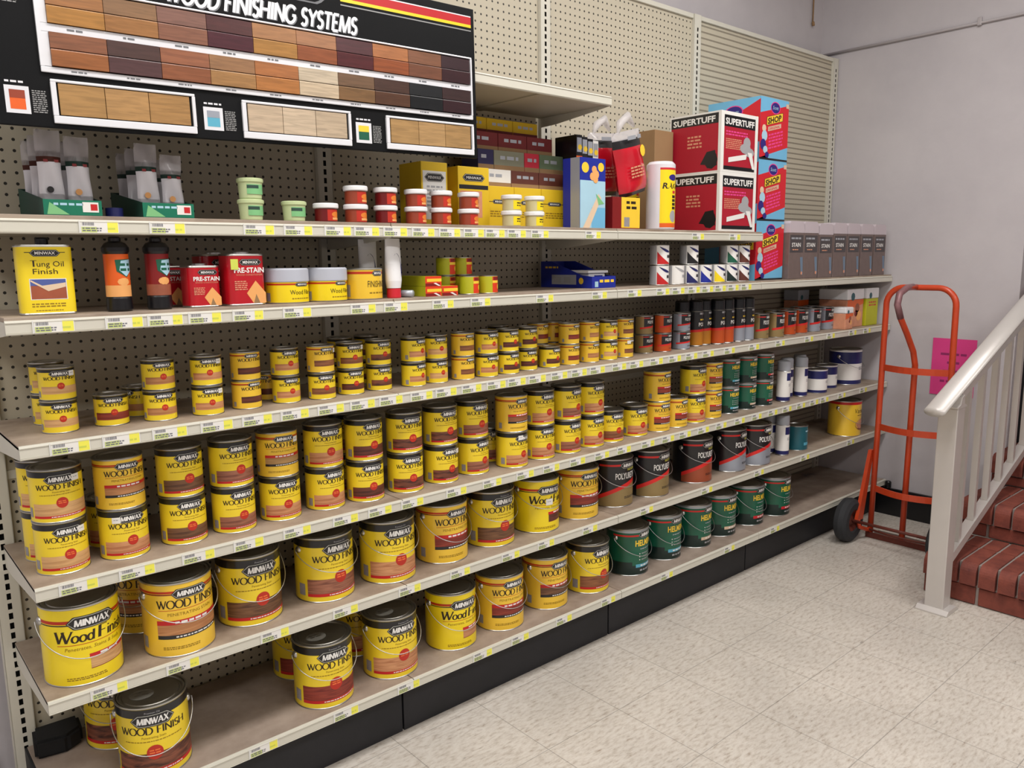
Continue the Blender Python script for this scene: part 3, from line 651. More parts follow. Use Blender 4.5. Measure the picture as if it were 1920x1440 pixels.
def spray_mesh(key):
    Rr, H = .033, .2; m = MB(); M = cyl(Rr); A = lambda d: R(d)*Rr
    base = 'white_print' if key == 'w' else 'label_black'; cap = 'cap_grey' if key == 'w' else 'cap_black'
    m.lathe([(0, .001), (Rr-.003, 0, 'steel'), (Rr, .002, 'steel'), (Rr-.001, .005, 'steel'), (Rr, .006, base), (Rr, .150, base), (Rr-.002, .153, 'steel'), (Rr-.006, .162, base), (Rr-.009, .163, 'steel'), (0, .163, 'steel')], 28)
    if key == 'w':
        rect(m, M, -A(180), A(180), .006, .024, 'navy', 1, 24); rect(m, M, -A(35), A(70), .105, .142, 'navy', 1, 8); fine(m, M, A(15), .085, A(60), .004, 'grey_print', 1, 2, 3)
    else:
        low = {'a': 'amber_label', 'o': 'orange_label', 's': 'grey_label', 'k': 'label_black'}[key]
        band(m, M, lambda t: .006, lambda t: .060+.008*t, -A(120), A(120), low, 1, 18)
        if key != 'k': band(m, M, lambda t: .060+.008*t, lambda t: .070+.01*t, -A(120), A(120), 'swoosh_red', 2, 18)
        sans(m, M, 'POLY', A(15), .088, .016, 'white_print', 2, w=A(76), bold=.03); fine(m, M, A(15), .113, A(50), .006, 'helm_yellow', 2, 1, 3); fine(m, M, A(15), .138, A(60), .008, 'grey_print', 2, 1, 4)
    b = m.mesh('body'); m = MB()
    m.lathe([(Rr-.0015, .1505), (Rr-.0015, .192, cap), (Rr-.005, .198, cap), (Rr-.012, .2, cap), (0, .2, cap)], 26); c = m.mesh('cap')
    return b, c
SPR = {}
CANS = [
('H',3,0.109,-0.263,'An An',0,''),
('H',3,0.115,-0.137,'An An',0,'b'),
('H',3,0.222,-0.259,'Ar',0,''),
('H',3,0.329,-0.281,'Ag Ag',0,''),
('H',3,0.308,-0.180,'Ag',-60,'b'),
('H',3,0.443,-0.294,'Ac Ac',0,''),
('H',3,0.552,-0.281,'Bm Bm',8,''),
('H',3,0.653,-0.191,'Bm',-60,'b'),
('H',3,0.668,-0.275,'Ac Ac',0,''),
('H',3,0.768,-0.293,'As Bs',0,''),
('H',3,0.868,-0.281,'Am As',0,''),
('H',3,0.915,-0.138,'Am Am',0,'b'),
('H',3,0.968,-0.275,'Aw Aw',0,''),
('H',3,1.013,-0.133,'Aw Aw',0,'b'),
('H',3,1.085,-0.287,'Ac Ac',10,''),
('H',3,1.175,-0.281,'An An',0,''),
('H',3,1.278,-0.288,'Bs Bs',10,''),
('H',3,1.372,-0.296,'Ac Ac',0,''),
('H',3,1.466,-0.296,'Am Am',0,''),
('H',3,1.571,-0.275,'Am Am',0,''),
('H',3,1.537,-0.163,'Am Am',0,'b'),
('H',3,1.704,-0.192,'Br Br',10,'b'),
('H',3,1.674,-0.284,'Am',15,''),
('H',3,1.786,-0.190,'Br Br',10,'b'),
('H',3,1.773,-0.285,'Br Br',10,''),
('H',3,1.878,-0.286,'Bg Bg',8,''),
('H',3,1.978,-0.289,'An An',0,''),
('H',3,2.076,-0.285,'Bs Bs',8,''),
('H',3,2.236,-0.252,'Dt Dt',10,''),
('H',3,2.331,-0.273,'Do Do',5,''),
('H',3,2.454,-0.276,'Dg Dg',0,''),
('P',3,3.049,-0.283,'Dt',0,''),
('P',3,3.163,-0.296,'Dt',0,''),
('P',3,3.314,-0.272,'Do',0,''),
('P',3,3.431,-0.270,'Do',0,''),
('P',3,3.551,-0.275,'Dg',0,''),
('P',3,3.705,-0.265,'Dg',0,''),
('P',3,3.320,-0.184,'Dt',0,'b'),
('P',3,3.465,-0.178,'Do',0,'b'),
('P',3,3.615,-0.164,'Do',0,'b'),
('P',3,3.746,-0.166,'Dg',0,'b'),
('S',3,2.515,-0.235,'Sk',0,'b'),
('S',3,2.580,-0.257,'Sa',0,''),
('S',3,2.652,-0.249,'Sa',0,''),
('S',3,2.715,-0.276,'So',0,''),
('S',3,2.783,-0.279,'So',0,''),
('S',3,2.870,-0.279,'Ss',0,''),
('S',3,2.938,-0.284,'Ss',0,''),
('Q',4,0.082,-0.286,'An An',0,''),
('Q',4,0.080,-0.170,'An An',0,'b'),
('Q',4,0.219,-0.284,'Ac Bg',0,''),
('Q',4,0.217,-0.169,'Ac',0,'b'),
('Q',4,0.364,-0.281,'Ak Ak',0,''),
('Q',4,0.495,-0.285,'Ap Ap',0,''),
('Q',4,0.631,-0.277,'Ac Bt',0,''),
('Q',4,0.770,-0.277,'Ac Ac',0,''),
('Q',4,0.897,-0.290,'Am Am',0,''),
('Q',4,0.907,-0.173,'Ap Ap',0,'b'),
('Q',4,1.037,-0.296,'Aw Aw',0,''),
('Q',4,1.179,-0.290,'Aw Aw',0,''),
('Q',4,1.318,-0.278,'Ap Ap',6,''),
('Q',4,1.464,-0.189,'Ap',0,'b'),
('Q',4,1.472,-0.304,'Ac Bs',8,''),
('Q',4,1.617,-0.288,'Ac Ac',0,''),
('Q',4,1.750,-0.291,'Ap Ap',6,''),
('Q',4,1.882,-0.286,'Ac Ac',0,''),
('Q',4,1.999,-0.283,'As',0,''),
('Q',4,2.145,-0.283,'Ac',0,''),
('Q',4,2.280,-0.291,'Br Br',0,''),
('Q',4,2.398,-0.291,'Br',0,''),
('Q',4,2.528,-0.290,'Ac Ac',0,''),
('Q',4,2.661,-0.282,'Bs Bs',0,''),
('Q',4,2.808,-0.273,'Hc Hc',0,''),
('Q',4,2.952,-0.272,'Hw Hw',0,''),
('Q',4,3.092,-0.276,'Hr Hr',0,''),
('S',4,3.235,-0.312,'Sw',0,''),
('S',4,3.431,-0.295,'Sw',0,''),
('S',4,3.352,-0.260,'Sw',0,'b'),
('S',4,3.524,-0.234,'Sw',0,'b'),
('Q',4,3.600,-0.288,'N',0,''),
('Q',4,3.780,-0.250,'N',0,''),
('G',4,3.993,-0.248,'N',0,''),
('G',5,0.103,-0.290,'Cn',0,''),
('G',5,0.325,-0.304,'Bg',0,''),
('G',5,0.298,-0.110,'Bg',-30,'b'),
('G',5,0.530,-0.267,'Ak',0,''),
('G',5,0.759,-0.270,'Ap',0,''),
('G',5,0.970,-0.283,'Ac',0,''),
('G',5,1.190,-0.269,'Br',0,''),
('G',5,1.402,-0.263,'Ak',0,''),
('G',5,1.617,-0.268,'Cm',0,''),
('G',5,1.830,-0.266,'Br',0,''),
('G',5,2.040,-0.260,'Dt',0,''),
('G',5,2.252,-0.276,'Dt',0,''),
('G',5,2.553,-0.278,'Dr',0,''),
('G',5,2.820,-0.278,'Dg',0,''),
('G',5,3.003,-0.295,'Dg',0,''),
('S',5,3.229,-0.322,'Sw',0,''),
('S',5,3.231,-0.253,'Sw',0,'b'),
('Q',5,3.396,-0.303,'T',0,''),
('G',5,3.895,-0.308,'V',0,''),
('G',6,0.242,-0.304,'Aw',-18,''),
('G',6,0.211,-0.110,'Aw',-18,'b'),
('G',6,0.717,-0.313,'Ar',0,''),
('G',6,0.740,-0.118,'Ar',0,'b'),
('G',6,0.952,-0.306,'Ac',0,''),
('G',6,0.944,-0.110,'Ac',0,'b'),
('G',6,1.202,-0.291,'Cc',0,''),
('G',6,1.413,-0.296,'Br',0,''),
('G',6,1.647,-0.282,'Bk',0,''),
('G',6,1.866,-0.292,'As',0,''),
('G',6,2.111,-0.287,'Hc',0,''),
('G',6,2.346,-0.275,'Hc',0,''),
('G',6,2.561,-0.278,'Hw',0,''),
('G',6,2.765,-0.271,'Hw',0,''),
('G',6,2.992,-0.276,'Hr',0,''),
('G',6,3.213,-0.288,'Hr',0,''),
]
SIZE = {'G': 'gallon', 'Q': 'quart', 'H': 'half-pint', 'P': 'pint'}
SWN = {'n': 'pale natural', 'g': 'golden oak', 'c': 'light tan', 's': 'mid-brown', 'r': 'red-brown', 'm': 'dark red-brown', 'w': 'dark striped walnut', 'k': 'coarse grey-brown', 'p': 'pinkish brown', 't': 'yellowish tan'}
KIND = {'A': 'yellow black-banded', 'B': 'amber-yellow', 'C': 'bright yellow'}
front = {}
for c in CANS:
    if c[6] != 'b': front.setdefault(c[1], []).append(c[2])
for k in front: front[k].sort()
jit = random.Random(11)
for (size, sh, X, Y, ds, rot, fl) in CANS:
    xs = front[sh]; ds = ds.split()
    idx = xs.index(X)+1 if fl != 'b' else min(range(len(xs)), key=lambda q: abs(xs[q]-X))+1
    z = DZ[sh-1]
    for lev, d in enumerate(ds):
        pos = ('%s from the left' if fl != 'b' else 'behind the %s position') % ord_[idx]
        lv = '' if len(ds) == 1 else ('lower one ' if lev == 0 else 'upper one ')
        kd, key = d[0], d[1] if len(d) > 1 else ''
        if kd == 'D': desc = 'black polyurethane %s can with %s base' % (SIZE[size], {'t': 'tan', 'o': 'orange', 'g': 'silver', 'r': 'brown'}[key])
        elif kd == 'H': desc = 'green %s can with %s stripe' % (SIZE[size], {'c': 'blue', 'w': 'cream', 'r': 'red'}[key])
        elif kd == 'N': desc = 'white and navy %s can' % SIZE[size]
        elif kd == 'T': desc = 'teal quart can with yellow mark'
        elif kd == 'V': desc = 'golden gallon can with oval picture'
        elif kd == 'S': desc = {'w': 'white navy-printed spray can with grey cap', 'a': 'black-capped spray can with amber base', 'o': 'black-capped spray can with orange base', 's': 'black-capped spray can with silver base', 'k': 'black-capped dark spray can'}[key]
        else: desc = '%s %s can, %s swatch' % (KIND[kd], SIZE[size], SWN[key])
        lab = '%s, %s%s, %s shelf' % (desc, lv, pos, SHN[sh-1])
        if len(lab.split()) > 16: lab = lab.replace('yellow black-banded', 'yellow').replace(' one ', ' ').replace(' position', '').replace('from the left', 'from left')
        if len(lab.split()) > 16: lab = lab.replace(' stocked', '').replace('black polyurethane', 'polyurethane').replace(' with ', ' ')
        if kd == 'S':
            if key not in SPR: SPR[key] = spray_mesh(key)
            t = thing('spray_can', (X, Y, z), lab, 'spray can', 'spray cans on the %s shelf' % SHN[sh-1], R(rot+jit.uniform(-6, 6)))
            link('body', SPR[key][0], t); link('cap', SPR[key][1], t); continue
        if (size, d) not in BODY: BODY[(size, d)] = can_body(size, d)
        me, Rr, H = BODY[(size, d)]
        st = size == 'G' and sh == 6 and kd == 'A'
        if (size, st) not in LID: LID[(size, st)] = can_lid(Rr, H, size, st)
        a = R(rot + jit.uniform(-7, 7) + (4 if kd in 'BD' else 0)); dx = jit.uniform(-.0015, .0015) if lev else 0
        t = thing('paint_can', (X+dx, Y+dx*.5, z), lab, 'paint can', '%s cans on the %s shelf' % (SIZE[size], SHN[sh-1]), a)
        link('body', me, t); link('lid', LID[(size, st)], t)
        if fl != 'b' and (sh, idx, lev) in STICK: link('price_sticker', can_sticker(Rr, H, STICK[(sh, idx, lev)]), t)
        if size == 'G':
            link('handle_ear', EAR[-1], t); link('handle_ear', EAR[1], t); link('handle', HANDLES[jit.randrange(3)], t)
        z += H + .0004

# ------------------------------------------------------------------ display board above the shelves
SGY = -.3995
t = thing('display_board', (0, SGY, 0.0), 'black wood finish display board with rows of stained wood samples', 'display board')
m = MB(); m.box(-.22, 1.262, 0, .010, 1.751, 2.175, 'sign_black', .002); m.build('board', t)
MS = plane((0, -.0002, 0), (1, 0, 0), (0, 0, 1))
m = MB()
serif(m, MS, 'WOOD FINISHING SYSTEMS', .618, 2.046, .040, 'sign_white', 2, w=.490, thick=.23, thin=.17, shear=.16, ser=False)
serif(m, MS, 'WOOD FINISHING SYSTEMS', .620, 2.0445, .040, 'outline_grey', 1, w=.490, thick=.28, thin=.22, shear=.16, ser=False)
m.build('lettering', t)
for z0, z1, mt in ((2.150, 2.153, 'sign_white'), (2.129, 2.150, 'sign_red'), (2.121, 2.129, 'sign_yellow'), (2.111, 2.114, 'sign_grey')):
    for xa, xb in ((.82, 1.25), (-.20, .40)):
        m = MB(); rect(m, MS, xa, xb, z0, z1, mt, 1, 1); m.build('stripe', t)
m = MB()
band(m, MS, lambda q: 2.138-.036*min(1, min(q, 1-q)*9), lambda q: 2.138+.035*min(1, min(q, 1-q)*9), .42, .80, 'outline_grey', 3, 32)
band(m, MS, lambda q: 2.138-.032*min(1, min(q, 1-q)*9), lambda q: 2.138+.031*min(1, min(q, 1-q)*9), .428, .792, 'sign_black', 4, 32)
serif(m, MS, 'MINWAX', .608, 2.115, .044, 'sign_white', 5, w=.29, thick=.24, thin=.12)
m.build('logo', t)
def frame(x0, x1, z0, z1, b=.012):
    m = MB(); m.box(x0, x1, -.006, -.0002, z0, z0+b*1.6, 'sign_white', .002); m.box(x0, x1, -.006, -.0002, z1-b*.6, z1, 'sign_white', .002)
    m.box(x0, x0+b, -.006, -.0002, z0+b*1.6, z1-b*.6, 'sign_white'); m.box(x1-b*.7, x1, -.006, -.0002, z0+b*1.6, z1-b*.6, 'sign_white'); return m
CX = [.131, .241, .351, .461, .571, .685, .796, .905, 1.018, 1.131, 1.234]
m = frame(.110, 1.245, 1.861, 2.037, .0075)
m.box(.1175, 1.2397, -.006, -.0002, 1.942, 1.958, 'sign_white')
m.box(.1175, .1305, -.006, -.0002, 1.8735, 1.9415, 'sign_white'); m.box(.1175, .1305, -.006, -.0002, 1.9585, 2.032, 'sign_white')
for i in range(10):
    fine(m, plane((0, -.0062, 0), (1, 0, 0), (0, 0, 1)), CX[i]+.05, 1.948, .03, .004, 'outline_grey', 1, 1, i)
    fine(m, plane((0, -.0062, 0), (1, 0, 0), (0, 0, 1)), CX[i]+.05, 1.8655, .03, .003, 'outline_grey', 1, 1, i+20)
m.build('sample_frame', t)
ROW1 = [((200, 126, 60), (220, 150, 66)), ((170, 122, 78), (200, 134, 72)), ((158, 106, 90), (170, 110, 84)), ((98, 38, 38), (98, 42, 54)), ((206, 140, 82), (216, 150, 70)), ((204, 136, 88), (184, 98, 54)), ((98, 42, 48), (104, 36, 42)), ((216, 130, 70), (186, 94, 48)), ((158, 98, 66), (148, 88, 62)), ((68, 40, 46), (72, 36, 42))]
ROW2 = [((168, 98, 60), (194, 114, 58)), ((92, 58, 52), (108, 70, 72)), ((184, 108, 70), (178, 102, 64)), ((186, 130, 82), (206, 148, 86)), ((212, 124, 58), (222, 140, 68)), ((240, 218, 184), (248, 220, 182)), ((136, 98, 66), (158, 114, 70)), ((86, 52, 40), (112, 70, 48)), ((28, 32, 36), (22, 26, 30)), ((70, 42, 42), (64, 30, 36))]
def wood_c(c):
    g = sum(c)/3; c = tuple(int(.84*(g+(v-g)*.86)) for v in c)
    n = 'sample_%d_%d_%d' % c
    if n not in MATS: wood(n, c, tuple(int(v*.88) for v in c), .32, 14, 160, .8)
    return n
for (rows, zt, zb) in ((ROW1, 2.028, 1.9585), (ROW2, 1.9415, 1.874)):
    zm = (zt+zb)/2
    for i, (a, b) in enumerate(rows):
        m = MB(); m.box(CX[i], CX[i+1]-.0012, -.010, -.0003, zm+.0022, zt, wood_c(a)); 
        m.prism([(-.0105, zb+.001), (-.0120, zm-.002), (-.0110, zm), (-.0003, zm), (-.0003, zb+.001)], 'x', CX[i], CX[i+1]-.0012, wood_c(b))
        m.build('wood_sample', t)
for (x0, x1, z0, z1, c) in ((.124, .421, 1.760, 1.849, (214, 158, 88)), (.533, .830, 1.759, 1.848, (238, 208, 172)), (.940, 1.246, 1.759, 1.848, (214, 164, 98))):
    frame(x0, x1, z0, z1, .010).build('sample_frame', t)
    for i in range(3):
        a = x0+.014+i*(x1-x0-.026)/3; cc = tuple(min(255, v+(0, 8, -4)[i]) for v in c)
        m = MB(); m.box(a, a+(x1-x0-.026)/3-.0015, -.005, -.0003, z0+.018, z1-.008, wood_c(cc)); m.build('wood_sample', t)
for (x0, x1, z0, z1, top, low) in ((.040, .084, 1.775, 1.829, 'jar_brown', 'orange_print'), (.440, .486, 1.772, 1.824, 'grey_label', 'cyan_bar'), (.846, .894, 1.770, 1.823, 'helm_yellow', 'green_label'), (.0, .050, 1.975, 2.04, 'helm_yellow', 'bright_yellow')):
    m = MB(); rect(m, MS, x0, x1, z0, z1, 'sign_white', 2, 1); rect(m, MS, x0+.008, x1-.008, z0+.008, z1-.010, low, 3, 1); rect(m, MS, x0+.008, x1-.008, z0+(z1-z0)*.55, z1-.008, top, 4, 1)
    fine(m, MS, (x0+x1)/2, z1+.006, (x1-x0)*.9, .004, 'sign_white', 2, 1, 3); fine(m, MS, x1+.018, z1-.008, .026, .0022, 'sign_grey', 2, 11, 4); m.build('product_picture', t)

t.location.z = .001; t.location.x = .032; t.rotation_euler = (0, -.0160, 0)
# ------------------------------------------------------------------ goods on the two upper shelves
Z1, Z2 = DZ[0]+.0003, DZ[1]+.0003
def bx(name, x0, x1, yf, d, z0, h, mat, label, cat, group=None, deco=None, b=.0015, rz=0, side=None):
    """a box standing with its front face at y = yf; deco prints the front, side prints the left end"""
    cx = (x0+x1)/2; w = x1-x0; o = thing(name, (cx, yf+d/2, z0), label, cat, group, R(rz))
    m = MB(); m.box(-w/2, w/2, -d/2, d/2, 0, h, mat, b)
    F = plane((-w/2, -d/2, 0), (1, 0, 0), (0, 0, 1)); Lf = plane((-w/2, d/2, 0), (0, -1, 0), (0, 0, 1))
    if deco: deco(m, F, w, h)
    if side: side(m, Lf, d, h)
    m.build('carton' if 'box' in name or 'carton' in name else 'body', o)
    return o
# caulk tubes in green counter trays
def pouch(t, name, x, y, w, h, bulge, z, parts):
    """parts: list of (fraction from, fraction to, material)"""
    m = MB(); nx, nz = 10, 16
    for (f0, f1, mt) in parts:
        vs = []; fs = []; k0, k1 = int(f0*nz), max(int(f0*nz)+1, int(f1*nz))
        for side in (-1, 1):
            o = len(vs)
            for k in range(k0, k1+1):
                for i in range(nx+1):
                    u = i/nx*2-1; v = k/nz; b = bulge*math.sqrt(max(0, 1-u*u))*min(1, (1-v)*3.2)**.6*min(1, v*6+.45)
                    vs.append((x+u*w/2*(1+.05*math.sin(v*9)), y+side*b+.0035*math.sin(7*v+3*u), z+v*h))
            for k in range(k1-k0):
                for i in range(nx):
                    a = o+k*(nx+1)+i; fs.append((a, a+1, a+nx+2, a+nx+1))
        m.add(vs, fs, mt, True)
    m.build(name, t)
for i, (x0, x1, hs) in enumerate(((.105, .222, (.185, .175)), (.310, .428, (.172, .150)))):
    nm = ('leftmost', 'second')[i]
    t = thing('counter_tray', ((x0+x1)/2, -.21, Z1), 'dark green counter tray holding filler tubes, %s on the top stocked shelf' % nm, 'tray', 'green counter trays')
    w = x1-x0; D = .25; F = plane((-w/2, -D/2, 0), (1, 0, 0), (0, 0, 1)); m = MB()
    m.box(-w/2, w/2, -D/2, D/2, 0, .003, 'tray_dark'); m.box(-w/2, w/2, -D/2, -D/2+.002, .003, .036, 'tray_green')
    m.prism([(-D/2+.002, .003), (-D/2+.002, .036), (D/2, .075), (D/2, .003)], 'x', -w/2, -w/2+.002, 'tray_dark'); m.prism([(-D/2+.002, .003), (-D/2+.002, .036), (D/2, .075), (D/2, .003)], 'x', w/2-.002, w/2, 'tray_dark')
    m.box(-w/2, w/2, D/2, D/2+.002, 0, .075, 'tray_dark')
    fine(m, F, w*.42, .024, w*.5, .005, 'pale_blue', 1, 1, 3); rect(m, F, w*.66, w*.94, .010, .032, 'paper_white', 1, 1); rect(m, F, w*.8, w*.92, .014, .028, 'label_red', 2, 1)
    poly(m, F, [(.006, .004), (.05, .004), (.012, .030)], 'mint', 1); m.build('tray_body', t)
    for j, (dx, h) in enumerate(((-.029, hs[0]), (.028, hs[1]))):
        for r_ in range(3):
            yy = -.285+r_*.075; lab = '%s wood filler pouch, %s row of the %s green tray' % (('white left-hand', 'white green-based right-hand')[j], ('front', 'middle', 'back')[r_], ('leftmost', 'second')[i])
            o = thing('filler_pouch', ((x0+x1)/2+dx, yy, Z1+.004), lab, 'filler pouch', 'filler pouches in green trays')
            base = 'tray_green' if (j or i) else 'pale_bar'
            pouch(o, 'pouch', 0, 0, .049, h-r_*.004, .013, 0, [(0, .26, base), (.24, .70, 'bag_white'), (.68, .76, 'mint_dark' if (j or i) else 'card_brown'), (.74, 1, 'film')])
            if r_ == 0:
                m = MB(); F = plane((-.025, -.0145, 0), (1, 0, 0), (0, 0, 1)); disc(m, F, .02, h*.3, .007, 'label_black' if (i+j) == 0 else 'peach_print', 1); fine(m, F, .026, h*.62, .03, .006, 'dark_red', 1, 1, 3); m.build('print', o)
m = MB(); m.lathe([(0, 0), (.019, 0, 'navy'), (.019, .024, 'navy'), (0, .026, 'navy')], 20)
tag(m.build('screw_lid', None, (.262, -.28, Z1)), 'small dark blue round lid lying between the two green trays', 'lid')
# small jars
def jar(kind):
    m = MB(); 
    if kind == 'mint':
        m.lathe([(0, 0), (.026, 0, 'pale_green'), (.0275, .003, 'pale_green'), (.030, .040, 'pale_green'), (.0315, .041, 'pale_green')], 26); M = cyl(.0293)
        rect(m, M, -.02, .035, .012, .036, 'mint', 2, 8); rect(m, M, -.02, .01, .026, .034, 'mint_dark', 3, 4); b = m.mesh('jar')
        m = MB(); m.lathe([(.0315, .041), (.033, .043, 'pale_green'), (.033, .050, 'pale_green'), (.030, .052, 'pale_green'), (.028, .050, 'pale_green'), (0, .050, 'pale_green')], 26); return b, m.mesh('lid'), .0525
    base = {'brown': 'jar_brown', 'maroon': 'jar_maroon', 'straw': 'jar_straw'}[kind]
    m.lathe([(0, 0), (.0285, 0, base), (.030, .003, base), (.030, .034, base), (.028, .037, base)], 26); M = cyl(.030)
    if kind == 'straw':
        rect(m, M, -.016, .045, .004, .032, 'bright_yellow', 1, 10); fine(m, M, .012, .022, .03, .004, 'ink', 2, 2, 2)
    else:
        rect(m, M, -.014, .045, .003, .033, 'seal_red', 1, 10); disc(m, M, .014, .020, .016, 'jar_orange', 2, 14, rz=.008); rect(m, M, 0, .03, .006, .012, 'peach_print', 3, 4)
    b = m.mesh('jar'); m = MB()
    m.lathe([(.0285, .036), (.0335, .037, 'white_plastic'), (.0345, .039, 'white_plastic'), (.0345, .047, 'white_plastic'), (.0325, .050, 'white_plastic'), (0, .050, 'white_plastic')], 26)
    return b, m.mesh('lid'), .0505
JAR = {k: jar(k) for k in ('mint', 'brown', 'maroon', 'straw')}
for x, kind, n, nm in ((.572, 'mint', 2, 'first pale green'), (.690, 'mint', 1, 'second pale green'), (.783, 'maroon', 1, 'first'), (.876, 'brown', 2, 'second'), (.974, 'maroon', 2, 'third'), (1.079, 'brown', 2, 'fourth'), (1.171, 'brown', 2, 'fifth'), (1.277, 'brown', 2, 'sixth'), (1.455, 'straw', 2, 'first yellow-labelled'), (1.557, 'straw', 2, 'second yellow-labelled')):
    for k in range(n):
        b, l, h = JAR[kind]; lv = 'single' if n == 1 else ('lower', 'upper')[k]
        c = {'mint': 'pale green tub', 'straw': 'straw jar with white lid', 'brown': 'brown-red jar with white lid', 'maroon': 'maroon jar with white lid'}[kind]
        o = thing('filler_jar', (x+.001*k, -.335, Z1+k*h), '%s, %s one of the %s position, top stocked shelf' % (c, lv, nm.split()[0]), 'jar', 'small jars on the top stocked shelf', R(jit.uniform(0, 8)))
        link('jar', b, o); link('lid', l, o)

# cardboard display cartons behind the jars
def mx_front(m, F, w, h):
    rect(m, F, .004, w-.004, h*.62, h*.635, 'ink', 1, 2); plate(m, F, w*.5, h*.63, w*.26, h*.045, 2, False); sans(m, F, 'MINWAX', w*.5, h*.605, h*.05, 'white_print', 7, w=w*.38, bold=.02); fine(m, F, w*.5, h*.38, w*.7, h*.03, 'faint_ink', 1, 3, 2)
bx('carton_box', 1.150, 1.250, -.265, .12, Z1, .195, 'card_yellow', 'tall yellow shipping carton with a white printed front, beside the fifth jars', 'box', 'yellow cartons', lambda m, F, w, h: (rect(m, F, .006, w-.006, .02, h*.86, 'paper_white', 1, 1), plate(m, F, w*.5, h*.76, w*.36, .011, 2, False), sans(m, F, 'MINWAX', w*.5, h*.735, .010, 'white_print', 7, w=w*.5), fine(m, F, w*.5, h*.6, w*.6, .006, 'grey_print', 2, 6, 3)))
bx('carton_box', 1.292, 1.420, -.265, .13, Z1, .190, 'card_yellow', 'tall yellow carton with a pinkish picture on its lower front', 'box', 'yellow cartons', lambda m, F, w, h: (rect(m, F, .008, w-.03, .03, h*.6, 'salmon', 1, 1), rect(m, F, .004, w-.004, h*.63, h*.7, 'label_black', 1, 1), plate(m, F, w*.5, h*.82, w*.34, .010, 2, False), sans(m, F, 'MINWAX', w*.5, h*.795, .009, 'white_print', 7, w=w*.48), fine(m, F, w*.4, h*.4, w*.5, .012, 'picture_brown', 2, 3, 3)))
for i in range(3):
    bx('carton_box', 1.430+i*.128, 1.556+i*.128, -.235, .15, Z1, .138, 'card_yellow', 'low golden yellow carton, %s of the three side by side' % ('left', 'middle', 'right')[i], 'box', 'yellow cartons', mx_front)
def sm(mt):
    def f(m, F, w, h): rect(m, F, 0, w, 0, h*.25, 'kraft' if mt != 'card_yellow' else 'card_dark_red', 1, 1); fine(m, F, w*.5, h*.55, w*.6, h*.18, 'silver_label', 2, 1, 3)
    return f
rows = [(Z1+.1385, .058, -.215, [(1.440, 1.560, 'paper_white', 'white'), (1.562, 1.690, 'card_brown', 'dark brown left'), (1.692, 1.812, 'card_brown', 'dark brown right')]),
        (Z1+.197, .066, -.195, [(1.432, 1.500, 'card_navy', 'navy'), (1.502, 1.640, 'card_grey', 'grey-green'), (1.642, 1.712, 'card_red', 'pinkish red'), (1.714, 1.832, 'card_green', 'dull green')]),
        (Z1+.2635, .062, -.165, [(1.420, 1.545, 'card_dark_red', 'dark red left'), (1.547, 1.680, 'card_dark_red', 'dark red middle'), (1.682, 1.806, 'card_dark_red', 'dark red right')]),
        (Z1+.326, .052, -.135, [(1.410, 1.520, 'card_yellow', 'orange-yellow left'), (1.522, 1.640, 'card_yellow', 'orange-yellow middle'), (1.642, 1.760, 'card_yellow', 'orange-yellow right')])]
for r_, (z, h, yf, L_) in enumerate(rows):
    for (x0, x1, mt, nm) in L_:
        bx('carton_box', x0, x1, yf, .09, z, h-.0006, mt, '%s small carton in the %s row above the yellow cartons' % (nm, ('lowest', 'second', 'third', 'topmost')[r_]), 'box', 'small cartons stacked above the yellow ones', sm(mt))
# glove box, packets, bags, rolls
def glove(m, F, w, h):
    rect(m, F, 0, w, h*.68, h, 'box_blue', 1, 1); rect(m, F, 0, w, 0, h*.68, 'pale_blue', 1, 1); rect(m, F, w*.45, w, 0, h*.3, 'sky_blue', 2, 1)
    disc(m, F, w*.2, h*.86, w*.14, 'helm_yellow', 2); disc(m, F, w*.82, h*.88, w*.12, 'helm_yellow', 2)
    for i, (a, b, r_) in enumerate(((.55, .84, .1), (.62, .77, .12), (.48, .74, .11), (.6, .7, .1))): disc(m, F, w*a, h*b, w*r_, 'peach_print', 3+i, 10)
    poly(m, F, [(w*.1, 0), (w*.36, 0), (w*.84, h*.44), (w*.72, h*.5), (w*.6, h*.4)], 'skin_print', 4); poly(m, F, [(w*.62, h*.5), (w*.95, h*.36), (w*.72, h*.34)], 'mint', 5)
bx('glove_box', 1.762, 1.892, -.350, .085, Z1, .243, 'box_blue', 'tall blue disposable glove box with a pale hand picture', 'box', None, glove, side=lambda m, F, w, h: rect(m, F, w*.45, w*.98, 0, h, 'grey_label', 1, 1))
for i in range(4):
    x = 1.834+i*.033
    bx('brush_packet', x, x+.030, -.262+.004*i, .11, Z1, .335-.004*i, ('cap_black', 'label_black', 'cap_black', 'white_print')[i], '%s slim %s packet standing behind the blue glove box' % (('first', 'second', 'third', 'fourth')[i], ('black', 'black', 'black', 'white')[i]), 'packet', 'slim packets behind the glove box', (lambda m, F, w, h: (rect(m, F, .003, w-.003, h*.82, h*.97, 'silver_label', 1, 1), rect(m, F, 0, w, h*.68, h*.78, 'orange_print', 1, 1), disc(m, F, w*.6, h*.87, .010, 'helm_yellow', 2))))
bx('rag_pack', 1.960, 2.115, -.325, .11, Z1, .118, 'dark_red', 'low red pack with yellow front panel under the red bags', 'pack', None, lambda m, F, w, h: (rect(m, F, w*.32, w, .006, h, 'helm_yellow', 1, 1), rect(m, F, w*.42, w*.62, .01, .045, 'barcode', 2, 1), fine(m, F, w*.7, h*.8, w*.4, .01, 'ink', 2, 2, 3)))
